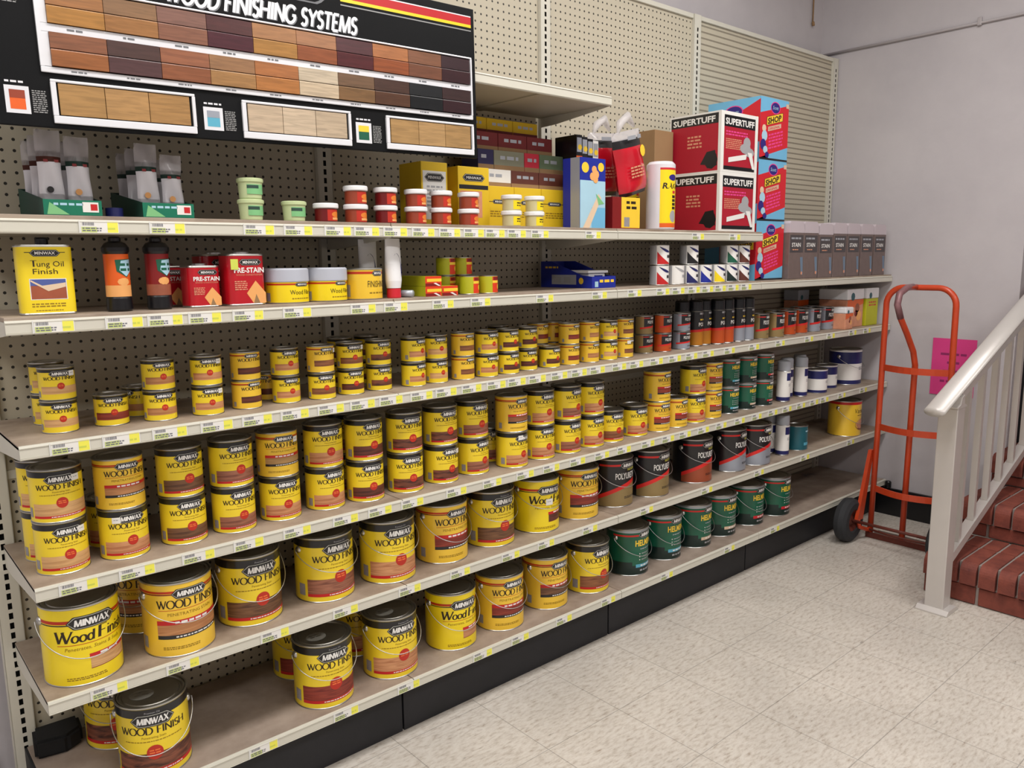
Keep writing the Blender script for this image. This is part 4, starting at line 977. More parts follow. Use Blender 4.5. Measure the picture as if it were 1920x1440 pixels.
def redbag(loc, rz, lean, w, h, label):
    o = thing('rag_bag', loc, label, 'bag', 'red plastic rag bags'); o.rotation_euler = (0, R(lean), R(rz))
    pouch(o, 'bag', 0, 0, w, h, .034, 0, [(0, .10, 'label_black'), (.09, .80, 'bag_red'), (.79, .92, 'label_black')])
    pouch(o, 'bag_top', 0, 0, w, h+.0, .034, 0, [(.90, 1.0, 'film')])
    m = MB(); F = plane((-w/2, -.037, 0), (1, 0, 0), (0, 0, 1)); disc(m, F, w*.76, h*.66, .016, 'helm_yellow', 1, 10, rz=.022); m.build('badge', o); m = MB(); fine(m, F, w*.5, h*.86, w*.5, .014, 'silver_label', 2, 1, 2); m.build('heading_print', o); m = MB(); fine(m, F, w*.5, h*.42, w*.5, .006, 'salmon', 1, 4, 5); m.build('print', o)
    m = MB(); n = 7; vs = []; 
    m.tube([(-w*.3, 0, h*.97), (-w*.1, .006, h+.03), (w*.1, -.004, h+.05), (w*.34, 0, h+.01)], [.004, .016, .018, .006], 'film', 8); m.build('gathered_top', o)
redbag((2.112, -.290, Z1+.134), 6, -13, .175, .235, 'front red plastic rag bag leaning left, black top band')
redbag((2.066, -.182, Z1+.134), 0, -4, .15, .235, 'rear red plastic rag bag, partly behind the front one')
def roll(x, y, h, r_, label):
    o = thing('rag_roll', (x, y, Z1), label, 'roll', 'wrapped rag rolls', R(-42)); m = MB(); M = cyl(r_)
    m.lathe([(0, 0), (r_-.006, 0, 'bag_white'), (r_, .006, 'bag_white'), (r_, h-.012, 'bag_white'), (r_-.01, h-.001, 'bag_white'), (r_-.03, h, 'bag_white'), (0, h-.004, 'bag_white')], 30)
    A = lambda d: R(d)*r_; rect(m, M, -A(12), A(150), .010, h*.87, 'bright_yellow', 1, 16); rect(m, M, -A(12), A(150), h*.87, h*.90, 'red_bar', 2, 16)
    rect(m, M, -A(12), A(150), .010, .026, 'orange_print', 2, 16); disc(m, M, A(46), h*.76, .022, 'logo_blue', 2, 18, rz=.012)
    sans(m, M, 'RAGS', A(42), h*.60, h*.085, 'ink', 2, w=A(90), bold=.03, shear=.2); rect(m, M, A(44), A(62), h*.53, h*.57, 'red_bar', 2, 3)
    for q in range(4): rect(m, M, A(42), A(64), h*(.30+.055*q), h*(.34+.055*q), 'ink', 2, 4)
    disc(m, M, A(48), h*.2, .018, 'grey_print', 2, 10, rz=.024); m.build('wrapped_roll', o)
roll(2.258, -.310, .262, .0565, 'tall white and yellow rag roll beside the red boxes')
roll(2.215, -.165, .262, .0565, 'second white and yellow rag roll, behind the front roll and bags')
bx('carton_box', 2.44, 2.565, -.13, .10, Z1, .425, 'kraft', 'tall brown carton behind the upper red glove-rag box', 'box')
def sup(m, F, w, h):
    rect(m, F, 0, w, 0, h, 'paper_white', 1, 1); rect(m, F, w*.08, w*.92, h*.04, h*.94, 'super_red', 2, 1); rect(m, F, w*.08, w*.92, h*.75, h*.94, 'label_black', 3, 1)
    sans(m, F, 'SUPERTUFF', w*.5, h*.79, h*.105, 'white_print', 4, w=w*.78, bold=.03); fine(m, F, w*.42, h*.66, w*.58, h*.025, 'pink_paper', 3, 2, 3); fine(m, F, w*.34, h*.54, w*.42, h*.016, 'salmon', 3, 6, 4)
    for i, (a, b, c, d) in enumerate(((.70, .52, .10, .12), (.66, .42, .15, .11), (.78, .36, .12, .10))): disc(m, F, w*a, h*b, w*c, 'grey_print', 4+i, 12, rz=h*d*.8)
    poly(m, F, [(w*.2, h*.16), (w*.68, h*.24), (w*.70, h*.33), (w*.2, h*.24)], 'white_print', 8); poly(m, F, [(w*.72, h*.36), (w*.84, h*.36), (w*.92, h*.08), (w*.86, h*.08)], 'white_print', 8); rect(m, F, w*.08, w*.92, h*.04, h*.10, 'label_black', 7, 1)
def sups(m, F, w, h):
    rect(m, F, 0, w, 0, h, 'paper_white', 1, 1); rect(m, F, w*.03, w*.95, h*.02, h*.97, 'super_red', 2, 1); rect(m, F, w*.03, w*.95, h*.80, h*.97, 'label_black', 3, 1)
    sans(m, F, 'SUPERTUFF', w*.48, h*.83, h*.10, 'white_print', 4, w=w*.82, bold=.03); fine(m, F, w*.5, h*.6, w*.28, h*.03, 'salmon', 3, 4, 4)
    disc(m, F, w*.82, h*.2, w*.13, 'label_black', 3, 9, rz=h*.15); poly(m, F, [(w*.62, h*.14), (w*.74, h*.34), (w*.9, h*.36), (w*.94, h*.1)], 'label_black', 4)
for i in range(2):
    bx('supply_box', 2.578, 2.850, -.362, .26, Z1+i*.2435, .243, 'paper_white', 'red and white supplies box with black heading, %s of the two stacked' % ('lower', 'upper')[i], 'box', 'red and white boxes stacked on the top shelf', sup, .002, 0, sups)
def shop(m, F, w, h):
    rect(m, F, 0, w, 0, h, 'sky_blue', 1, 1); poly(m, F, [(0, h*.02), (0, h*.74), (w, h*.93), (w, h*.24)], 'box_red', 2); poly(m, F, [(0, h*.02), (0, h*.10), (w*.3, h*.10), (w*.3, h*.02)], 'sky_blue', 1)
    disc(m, F, w*.52, h*.85, w*.17, 'pink_paper', 3, 20, rz=h*.10); disc(m, F, w*.52, h*.85, w*.15, 'logo_blue', 4, 20, rz=h*.085); sans(m, F, 'Scott', w*.52, h*.825, h*.06, 'pale_blue', 5, w=w*.2, shear=.2)
    G = lambda s, z, o: F(s, z+(s-w*.5)*.22, o)
    rect(m, G, w*.22, w*.80, h*.60, h*.74, 'ink', 3, 1); rect(m, G, w*.235, w*.785, h*.607, h*.733, 'helm_yellow', 4, 1); sans(m, G, 'SHOP', w*.5, h*.62, h*.095, 'ink', 5, w=w*.48, bold=.04)
    rect(m, G, w*.28, w*.74, h*.50, h*.57, 'pale_bar', 3, 1); sans(m, G, 'ORIGINAL', w*.5, h*.515, h*.04, 'box_red', 4, w=w*.4, bold=.02); fine(m, G, w*.56, h*.42, w*.5, h*.028, 'pink_paper', 3, 5, 3)
    rect(m, F, w*.9, w, h*.88, h*.95, 'pale_bar', 5, 1)
    for i, (a, b, c, d, mt) in enumerate(((.14, .5, .07, .06, 'skin_print'), (.16, .38, .10, .09, 'pale_blue'), (.12, .24, .10, .09, 'logo_blue'), (.2, .16, .08, .06, 'pale_blue'), (.26, .08, .07, .05, 'logo_blue'))): disc(m, F, w*a, h*b, w*c, mt, 4+i, 10, rz=h*d)
    rect(m, F, 0, w, 0, h*.03, 'label_black', 6, 1)
def shops(m, F, w, h):
    rect(m, F, 0, w, 0, h, 'sky_blue', 1, 1); poly(m, F, [(w*.3, h*.2), (w*.3, h*.66), (w, h*.96), (w, h*.28), (w*.6, h*.2)], 'box_red', 2); disc(m, F, w*.5, h*.8, w*.18, 'pink_paper', 3, 18, rz=h*.11); disc(m, F, w*.5, h*.8, w*.16, 'logo_blue', 4, 18, rz=h*.095)
    sans(m, F, 'Scott', w*.5, h*.78, h*.05, 'pale_blue', 5, w=w*.2); rect(m, F, w*.62, w*.96, h*.52, h*.68, 'helm_yellow', 3, 1); sans(m, F, 'SHOP', w*.79, h*.55, h*.09, 'ink', 4, w=w*.28, bold=.03)
    disc(m, F, w*.8, h*.12, w*.1, 'box_red', 3, 9)
for i in range(3):
    bx('towel_box', 2.892, 3.122, -.345, .27, Z2+i*.2655, .265, 'sky_blue', 'light blue and red shop towel box, %s of the stack of three' % ('bottom', 'middle', 'top')[i], 'box', 'shop towel boxes stacked three high', shop, .002, 0, shops)
DX = [3.128, 3.262, 3.405, 3.548, 3.692, 3.842, 3.992]
for i, x in enumerate(DX):
    dz = -.008 if i == 2 else 0; w = .132; d = .14; o = thing('stain_jug', (x+w/2+.004, -.372+d/2, Z2), 'brown deck stain jug with grey top, %s from the shop towel boxes' % ord_[i+1], 'jug', 'brown deck stain jugs on the second shelf')
    m = MB(); h = .268+dz; m.box(-w/2, w/2, -d/2, d/2, 0, h*.80, 'deck_brown', .003)
    F = plane((-w/2, -d/2, 0), (1, 0, 0), (0, 0, 1)); rect(m, F, .004, w-.01, h*.46, h*.76, 'deck_label', 1, 1); sans(m, F, 'STAIN', w*.45, h*.56, h*.07, 'white_print', 2, w=w*.6, bold=.02); fine(m, F, w*.45, h*.69, w*.68, h*.03, 'silver_label', 2, 1, i); fine(m, F, w*.4, h*.50, w*.4, h*.018, 'salmon', 2, 1, i)
    poly(m, F, [(w*.74, h*.38), (w*.92, h*.38), (w*.98, h*.06), (w*.84, h*.10)], 'deck_blue', 1); disc(m, F, w*.88, h*.1, .008, 'salmon', 2, 10); m.build('jug_body', o)
    m = MB(); m.prism([(-w/2, h*.801), (w/2, h*.801), (w/2-.006, h*.96), (w/2-.02, h), (-w/2+.006, h), (-w/2, h*.96)], 'y', -d/2, d/2, 'deck_top'); m.build('jug_top', o)

# ------------------------------------------------------------------ goods on the second shelf
def tin(x, y, w, d, h, base, label, deco, z=Z2, rz=0, cap=None, cat='tin', grp=None, cap_mat='steel', name='finish_tin'):
    o = thing(name, (x, y, z), label, cat, grp, R(rz)); m = MB()
    bm = bmesh.new(); N = 24; c = min(w, d)*.28; vs = []
    def ring(zz, gr):
        out = []
        for (sx, sy) in ((1, 1), (-1, 1), (-1, -1), (1, -1)):
            for k in range(6):
                a0 = {(1, 1): 0, (-1, 1): 90, (-1, -1): 180, (1, -1): 270}[(sx, sy)]; a = R(a0+90*k/5)
                out.append((sx*(w/2-c)+(c+gr)*math.cos(a), sy*(d/2-c)+(c+gr)*math.sin(a), zz))
        return out
    bm.free()
    lv = [(0, -.001, 'steel'), (.003, .001, 'steel'), (.005, 0, 'steel'), (h-.005, 0, base), (h-.003, .001, 'steel'), (h, 0, 'steel')]
    for i in range(1, len(lv)):
        a = ring(lv[i-1][0], lv[i-1][1]); b = ring(lv[i][0], lv[i][1]); m.add(a+b, [(k, (k+1) % N, N+(k+1) % N, N+k) for k in range(N)], lv[i][2], True)
    m.add(ring(h-.002, -.001), [tuple(range(N))], 'steel'); m.add(ring(0, -.001), [tuple(range(N))], 'steel')
    F = plane((-w/2, -d/2, 0), (1, 0, 0), (0, 0, 1)); deco(m, F, w, h); m.build('body', o)
    m = MB(); r_, hh = cap or (min(w, d)*.3, .006)
    m.lathe([(r_, h-.002), (r_, h+hh*.8, cap_mat), (r_*.85, h+hh, cap_mat), (0, h+hh, cap_mat)], 18); m.build('cap', o)
    return o
def tung(m, F, w, h):
    plate(m, F, w*.5, h*.88, w*.26, h*.042, 2, False); sans(m, F, 'MINWAX', w*.5, h*.86, h*.045, 'white_print', 7, w=w*.36, bold=.02); rect(m, F, w*.14, w*.86, h*.885, h*.895, 'ink', 1, 1)
    serif(m, F, 'T', w*.285, h*.69, h*.085, 'ink', 2, w=w*.13); sans(m, F, 'ung Oil', w*.58, h*.69, h*.08, 'ink', 2, w=w*.48); sans(m, F, 'Finish', w*.48, h*.585, h*.08, 'ink', 2, w=w*.44)
    rect(m, F, w*.18, w*.84, h*.22, h*.52, 'white_print', 1, 1); rect(m, F, w*.195, w*.825, h*.23, h*.51, 'dune_rust', 2, 1); rect(m, F, w*.195, w*.825, h*.42, h*.51, 'dune_blue', 3, 1)
    poly(m, F, [(w*.2, h*.48), (w*.5, h*.34), (w*.82, h*.40), (w*.82, h*.46), (w*.4, h*.42), (w*.2, h*.505)], 'skin_print', 4); fine(m, F, w*.5, h*.15, w*.62, h*.018, 'faint_ink', 1, 2, 3); fine(m, F, w*.5, h*.06, w*.5, h*.012, 'faint_ink', 1, 1, 3)
tin(.097, -.320, .108, .058, .152, 'oil_yellow', 'yellow oblong tung oil tin with black cap at the far left', tung, rz=-3, cap=(.013, .016), cap_mat='cap_black')
def bottle(x, a, b, label):
    o = thing('polish_bottle', (x, -.330, Z2), label, 'bottle', 'dark polish bottles with green shield labels', R(5)); m = MB(); r_ = .0285
    m.lathe([(0, 0), (r_-.003, 0, 'black_plastic'), (r_, .004, 'black_plastic'), (r_-.001, .030, 'black_plastic'), (r_-.002, .033, 'black_plastic'), (r_-.002, .132, 'black_plastic'), (r_+.001, .137, 'black_plastic'), (r_+.001, .146, 'black_plastic'), (r_-.006, .156, 'black_plastic'), (.014, .160, 'black_plastic')], 28)
    M = cyl(r_-.002); rect(m, M, -.05, .05, .034, .131, a, 1, 16); rect(m, M, -.05, .05, .034, .060, b, 2, 16)
    disc(m, M, .004, .068, .014, 'peach_print', 3, 10, rz=.009); poly(m, M, [(-.012, .118), (.026, .120), (.026, .096), (.012, .078), (-.010, .092)], 'green_label', 4); poly(m, M, [(.0, .116), (.025, .119), (.025, .092), (.010, .080), (-.004, .094)], 'pale_blue', 5)
    fine(m, M, .010, .104, .024, .006, 'green_label', 6, 2, 3); m.build('bottle_body', o)
    m = MB(); m.lathe([(.0135, .159), (.0135, .167, 'cap_black'), (.011, .171, 'cap_black'), (0, .171, 'cap_black')], 18); m.build('cap', o)
bottle(.243, 'orange_print', 'peach_print', 'black-topped polish bottle with bright orange label'); bottle(.333, 'dark_red', 'picture_brown', 'black-topped polish bottle with dark maroon label')
def pre(m, F, w, h):
    plate(m, F, w*.56, h*.84, w*.30, h*.055, 2, False); sans(m, F, 'MINWAX', w*.56, h*.81, h*.06, 'white_print', 7, w=w*.42, bold=.02); sans(m, F, 'PRE-STAIN', w*.52, h*.64, h*.10, 'white_print', 2, w=w*.82, bold=.03)
    sans(m, F, 'WOOD CONDITIONER', w*.52, h*.58, h*.035, 'salmon', 2, w=w*.72); fine(m, F, w*.28, h*.46, w*.34, h*.02, 'salmon', 1, 5, 3)
    poly(m, F, [(w*.42, h*.24), (w*.68, h*.48), (w*.95, h*.24), (w*.95, h*.04), (w*.60, h*.04)], 'peach_print', 2); poly(m, F, [(w*.60, h*.04), (w*.68, h*.22), (w*.78, h*.04)], 'kraft', 3)
tin(.436, -.320, .082, .062, .102, 'tin_red', 'small red pre-stain tin beside the maroon bottle', pre, rz=6, grp='red pre-stain tins')
tin(.385, -.225, .082, .062, .102, 'tin_red', 'small red pre-stain tin partly hidden behind its twin', pre, rz=6, grp='red pre-stain tins')
def pre2(m, F, w, h): pre(m, F, w, h); rect(m, F, w*.02, w*.22, h*.70, h*.90, 'green_sticker', 9, 1)
tin(.541, -.325, .100, .070, .130, 'tin_red', 'large red pre-stain tin with a yellow-green sticker', pre2, rz=6, grp='red pre-stain tins')
tin(.510, -.225, .100, .070, .130, 'tin_red', 'large red pre-stain tin behind the stickered one', pre, rz=6, grp='red pre-stain tins')
def round_tub(x, r_, h, lidh, body, lid, txt, label, grp=None):
    o = thing('filler_tub', (x, -.312, Z2), label, 'tub', grp, R(4)); m = MB(); M = cyl(r_)
    m.lathe([(0, 0), (r_-.002, 0, 'steel'), (r_, .003, 'steel'), (r_, h-lidh, body), (r_-.004, h-lidh+.001, body)], 36)
    A = lambda d: R(d)*r_; zz = h-lidh
    rect(m, M, -A(90), A(90), zz*.86, zz*.94, 'stripe_red', 1, 20); plate(m, M, A(16), zz*.88, A(22), zz*.08, 2, False); sans(m, M, 'MINWAX', A(16), zz*.84, zz*.09, 'white_print', 7, w=A(32), bold=.02)
    sans(m, M, txt, A(14), zz*.42, zz*.22, 'ink', 2, w=A(70)); fine(m, M, A(14), zz*.2, A(60), zz*.05, 'faint_ink', 1, 1, 4); rect(m, M, -A(92), -A(76), zz*.1, zz*.5, 'barcode', 2, 3); m.build('tub', o)
    m = MB(); m.lathe([(r_+.001, h-lidh), (r_+.002, h-lidh+.002, lid), (r_+.002, h-.004, lid), (r_-.002, h, lid), (r_-.006, h-.002, lid), (0, h-.002, lid)], 36); m.build('lid', o)
round_tub(.668, .0575, .092, .036, 'bright_yellow', 'lid_grey', 'Wood Filler', 'yellow wood filler can with tall grey lid, left of the pair', 'wood filler cans with grey lids')
round_tub(.786, .0565, .092, .036, 'bright_yellow', 'lid_grey', 'Wood Filler', 'yellow wood filler can with tall grey lid, right of the pair', 'wood filler cans with grey lids')
round_tub(.904, .0545, .089, .005, 'amber_yellow', 'steel', 'FINISHING', 'low amber finishing paste can between grey-lidded can and white tube')
for i, (x, y, rz, nm) in enumerate(((.996, -.330, 12, 'front'), (.968, -.235, -4, 'rear left'))):
    o = thing('glue_tube', (x, y, Z2), 'white squeeze tube standing on its red cap, %s one' % nm, 'tube', 'white squeeze tubes on red caps', R(rz)); m = MB()
    m.lathe([(0, 0), (.020, 0, 'red_bar'), (.021, .003, 'red_bar'), (.020, .028, 'red_bar'), (0, .029, 'red_bar')], 24); m.build('cap', o)
    m = MB(); nx = 16; prof = [(.022, .029, .020), (.026, .05, .022), (.029, .10, .018), (.030, .15, .009), (.030, .172, .0025)]
    for k in range(1, len(prof)):
        a, b = prof[k-1], prof[k]; m.add([(a[0]*math.cos(2*PI*j/nx), a[2]*math.sin(2*PI*j/nx), a[1]) for j in range(nx)]+[(b[0]*math.cos(2*PI*j/nx), b[2]*math.sin(2*PI*j/nx), b[1]) for j in range(nx)], [(j, (j+1) % nx, nx+(j+1) % nx, nx+j) for j in range(nx)], 'white_plastic', True)
    m.add([(prof[-1][0]*math.cos(2*PI*j/nx), prof[-1][2]*math.sin(2*PI*j/nx), prof[-1][1]) for j in range(nx)], [tuple(range(nx))], 'white_plastic')
    F = plane((0, -.0225, 0), (1, 0, 0), (0, .08, 1)); disc(m, F, .002, .088, .016, 'navy', 2, 20, rz=.042); disc(m, F, .003, .10, .010, 'sky_blue', 3, 12, rz=.012); disc(m, F, .003, .07, .009, 'teal', 3, 12, rz=.018); m.build('tube', o)
m = MB(); m.tube([(0, 0, 0), (0, .05, 0)], [.0105, .0105], 'silver_label', 18); tag(m.build('metal_cap', None, (1.052, -.345, Z2+.0106), R(25)), 'small silver round cap lying beside the white tubes', 'cap')
# yellow and red putty boxes and tins
def putty(m, F, w, h): rect(m, F, 0, w, 0, h, 'red_orange', 1, 1); rect(m, F, w*.1, w, h*.45, h*.75, 'helm_yellow', 2, 1); rect(m, F, 0, w*.9, h*.02, h*.3, 'dark_red', 2, 1); poly(m, F, [(w*.5, h*.3), (w*.8, h*.02), (w*.95, h*.02), (w*.65, h*.34)], 'white_print', 3)
for (x0, x1, z, nm) in ((1.095, 1.155, 0, 'lower left'), (1.157, 1.217, 0, 'lower right'), (1.095, 1.155, .0305, 'upper left')):
    bx('putty_box', x0, x1, -.350, .22, Z2+z, .030, 'lime', 'long lime putty box with red end, %s of the pile' % nm, 'box', 'long lime putty boxes', putty, .001, 0)
def ptin(x, y, z, label):
    o = thing('putty_tin', (x, y, z), label, 'tin', 'small lime and red putty tins', R(4)); r_ = .031; m = MB(); M = cyl(r_)
    m.lathe([(0, 0), (r_-.001, 0, 'steel'), (r_+.0005, .002, 'steel'), (r_, .003, 'steel'), (r_, .055, 'lime'), (r_+.0005, .057, 'steel'), (r_-.002, .0585, 'steel'), (r_-.004, .056, 'steel'), (0, .056, 'steel')], 24)
    A = lambda d: R(d)*r_; rect(m, M, -A(16), A(85), .004, .054, 'red_orange', 1, 10); rect(m, M, -A(16), A(85), .034, .042, 'helm_yellow', 2, 10); rect(m, M, -A(10), A(70), .043, .053, 'dark_red', 2, 8); disc(m, M, A(38), .022, .009, 'helm_yellow', 2, 10); m.build('body', o)
    m = MB(); m.lathe([(r_-.0045, .0562), (r_-.006, .0572, 'steel'), (0, .0572, 'steel')], 20); m.build('lid', o)
ptin(1.278, -.330, Z2, 'small lime and red putty tin, middle of the three in front'); ptin(1.356, -.330, Z2, 'small lime and red putty tin, rightmost of the group')
ptin(1.205+.045, -.245, Z2, 'small lime putty tin behind, under an upper tin'); ptin(1.25, -.245, Z2+.059, 'upper lime and red putty tin, left of the two on top')
ptin(1.318, -.245, Z2, 'small lime putty tin behind, under the right upper tin'); ptin(1.318, -.245, Z2+.059, 'upper lime and red putty tin, right of the two on top')
# blue display tray
o = thing('display_tray', (1.905, -.20, Z2), 'blue open display carton with slanted sides on the second shelf', 'tray'); w, D = .128, .27; m = MB()
m.box(-w/2, w/2, -D/2, D/2, 0, .003, 'box_blue'); m.box(-w/2, w/2, -D/2, -D/2+.002, .003, .042, 'box_blue'); m.box(-w/2, w/2, D/2-.002, D/2, .003, .098, 'box_blue')
for xa in (-w/2, w/2-.002): m.prism([(-D/2+.002, .003), (-D/2+.002, .042), (-D/2+.05, .046), (D/2-.06, .098), (D/2-.002, .098), (D/2-.002, .003)], 'x', xa, xa+.002, 'box_blue')
Lf = plane((-w/2, D/2, 0), (0, -1, 0), (0, 0, 1)); rect(m, Lf, .06, .19, .012, .048, 'silver_label', 1, 1); fine(m, Lf, .125, .018, .11, .022, 'grey_print', 2, 1, 4); disc(m, Lf, .215, .026, .012, 'helm_yellow', 1); fine(m, Lf, .06, .072, .07, .007, 'helm_yellow', 1, 1, 3)
F = plane((-w/2, -D/2, 0), (1, 0, 0), (0, 0, 1)); fine(m, F, w*.62, .020, w*.6, .010, 'helm_yellow', 1, 1, 3); rect(m, F, w*.12, w*.26, .004, .024, 'pale_blue', 1, 1); m.build('carton', o)
for i in range(2):
    o = thing('spackle_tub', (1.905, -.255+.115*i, Z2+.0035), 'white flat-lidded tub inside the blue display carton, %s one' % ('front', 'rear')[i], 'tub', 'white tubs in the blue display carton'); m = MB()
    m.box(-.045, .045, -.045, .045, 0, .050, 'white_plastic', .006); rect(m, plane((-.045, -.045, 0), (1, 0, 0), (0, 0, 1)), .03, .075, .008, .042, 'box_blue', 1, 1); m.build('tub', o)
    m = MB(); m.box(-.054, .054, -.052, .052, .0502, .060, 'white_plastic', .003); m.build('lid', o)
# craft paint tins with a swooping white label
def swt(col):
    r_ = .038; m = MB(); M = cyl(r_); A = lambda d: R(d)*r_; h = .078
    m.lathe([(0, 0), (r_-.001, 0, 'steel'), (r_+.0004, .002, 'steel'), (r_, .003, 'steel'), (r_, h-.003, 'white_print'), (r_+.0004, h-.001, 'steel'), (r_-.002, h, 'steel'), (r_-.004, h-.002, 'steel')], 26)
    f = lambda t: h*(.06+.62*(1-t)**2.2); band(m, M, lambda t: .004, f, -A(30), A(95), col, 1, 16)
    g = lambda t: h*(.92-.34*t); band(m, M, lambda t: g(t)-h*.14*math.sin(PI*min(1, t*1.2+.05)), g, -A(16), A(90), 'navy' if col != 'white_print' else 'grey_print', 1, 12); rect(m, M, A(34), A(70), h*.36, h*.5, 'label_black' if col != 'white_print' else 'grey_print', 2, 4)
    rect(m, M, -A(120), -A(34), .004, h-.004, 'grey_print', 1, 8)
    b = m.mesh('body'); m = MB(); m.lathe([(r_-.0045, h-.003), (r_-.006, h-.001, 'steel'), (0, h-.001, 'steel')], 22); return b, m.mesh('lid')
XS = [2.232, 2.331, 2.424, 2.520, 2.617, 2.708, 2.800]
for i, (cols, nm) in enumerate(((('label_red', 'label_red'), 'red'), (('white_print',), 'all white'), (('navy', 'label_black'), 'black'), (('box_blue',), 'blue'), (('bright_yellow',), 'yellow'), (('green_dark', 'green_label'), 'green'), (('card_brown', 'card_brown'), 'maroon'))):
    for k in range(len(cols)):
        b, l = swt(cols[k]); o = thing('enamel_tin', (XS[i], -.330, Z2+k*.0784), 'small white enamel tin with %s sweep, %s, %s from left' % (nm, ('standing on the second shelf' if k == 0 else 'stacked on its twin'), ord_[i+1]), 'tin', 'small enamel tins on the second shelf', R(-34)); link('body', b, o); link('lid', l, o)

# ------------------------------------------------------------------ boxed goods at the right end of the third shelf, foam block on the bottom shelf
def tub(x0, x1, yf, d, h, low, top, label):
    w = x1-x0; o = thing('coating_tub', ((x0+x1)/2, yf+d/2, DZ[2]+.0003), label, 'tub', 'rectangular coating tubs on the third shelf'); m = MB(); m.box(-w/2, w/2, -d/2, d/2, 0, h*.72, low, .004)
    F = plane((-w/2, -d/2, 0), (1, 0, 0), (0, 0, 1)); 
    if low == 'salmon':
        poly(m, F, [(0, h*.45), (0, h*.72), (w, h*.72), (w, h*.6)], 'orange_print', 1); disc(m, F, w*.62, h*.5, w*.14, 'picture_brown', 2, 9); disc(m, F, w*.55, h*.36, w*.1, 'dark_red', 2, 9); disc(m, F, w*.72, h*.3, w*.16, 'peach_print', 2, 12)
    else: fine(m, F, w*.5, h*.6, w*.6, h*.04, 'label_red', 1, 2, 3)
    m.build('tub', o); m = MB(); m.box(-w/2-.002, w/2+.002, -d/2-.002, d/2+.002, h*.722, h, top, .006); disc(m, plane((-w/2, -d/2-.002, 0), (1, 0, 0), (0, 0, 1)), w*.3, h*.8, w*.12, 'teal', 2, 10); m.build('lid', o)
tub(3.72, 3.80, -.37, .08, .115, 'salmon', 'white_plastic', 'small salmon-printed white-lidded tub in front of the big ones')
tub(3.815, 3.995, -.33, .16, .205, 'salmon', 'white_plastic', 'large salmon and orange tub with white lid, beside the yellow one')
tub(3.70, 3.81, -.112, .085, .200, 'salmon', 'cap_grey', 'shaded salmon and grey tub standing at the back')
tub(4.01, 4.15, -.34, .15, .205, 'lime', 'white_plastic', 'yellow tub with white lid at the far right end')
m = MB(); m.prism([(-.04, -.03), (.035, -.045), (.075, -.02), (.08, .05), (-.03, .055)], 'z', 0, .050, 'foam_black')
bm = bmesh.new(); me_ = m.mesh('foam_block'); bm.from_mesh(me_); bmesh.ops.bevel(bm, geom=bm.edges[:], offset=.008, segments=2, affect='EDGES'); bm.to_mesh(me_); bm.free()
tag(link('foam_block', me_, None, (.045, -.074, DZ[5]+.0003)), 'black foam block lying at the left end of the bottom shelf', 'foam block')

# ------------------------------------------------------------------ right wall: paper notice, hand truck
t = thing('paper_notice', (E+.0035, -.73, .875), 'bright pink paper notice taped to the right wall', 'notice')
m = MB(); m.box(-.002, 0, -.108, .108, -.152, .152, 'pink_paper'); F = plane((-.0022, .108, -.152), (0, -1, 0), (0, 0, 1))
for q, (zz, ww) in enumerate(((.215, .13), (.17, .06), (.125, .10), (.07, .12))): fine(m, F, .108, zz, ww, .012, 'pink_ink', 1, 1, q)
m.build('sheet', t)
t = thing('hand_truck', (3.76, -.72, 0), 'orange tubular hand truck with looped handle and black wheels, by the right wall', 'hand truck')
TB = .0145
def arc(cx, cz, r_, a0, a1, n=8): return [(0, cx+r_*math.cos(R(a0+(a1-a0)*i/n)), cz+r_*math.sin(R(a0+(a1-a0)*i/n))) for i in range(n+1)]
hy = .163
m = MB(); m.tube([(0, hy+.012, .02), (0, hy+.004, .6)]+[(0, p[1], p[2]) for p in arc(hy-.085, 1.225, .085, 0, 90)]+[(0, p[1], p[2]) for p in arc(-hy+.085, 1.225, .085, 90, 180)]+[(0, -hy-.004, .6), (0, -hy-.012, .02)], TB, 'orange_paint', 12); m.build('frame_tube', t)
m = MB(); m.tube([(0, .012, .02), (0, .008, .5), (-.002, .004, .93), (-.03, .006, 1.0), (-.10, .012, 1.09), (-.165, .020, 1.17), (-.195, .026, 1.235), (-.17, .03, 1.285), (-.09, .03, 1.312), (0, .022, 1.312)], TB, 'orange_paint', 12); m.build('handle_tube', t)
for zz in (.905, .597, .268):
    m = MB(); pts = [(-.055*math.sin(PI*i/10), hy+.004-(2*hy+.008)*i/10) for i in range(11)]
    vs = []; fs = []
    for i, (px, py) in enumerate(pts): vs += [(px-.003, py, zz-.016), (px-.003, py, zz+.016), (px+.003, py, zz+.016), (px+.003, py, zz-.016)]
    for i in range(10):
        for k in range(4): fs.append((4*i+k, 4*i+(k+1) % 4, 4*i+4+(k+1) % 4, 4*i+4+k))
    m.add(vs, fs, 'orange_paint'); m.build('crossbar', t)
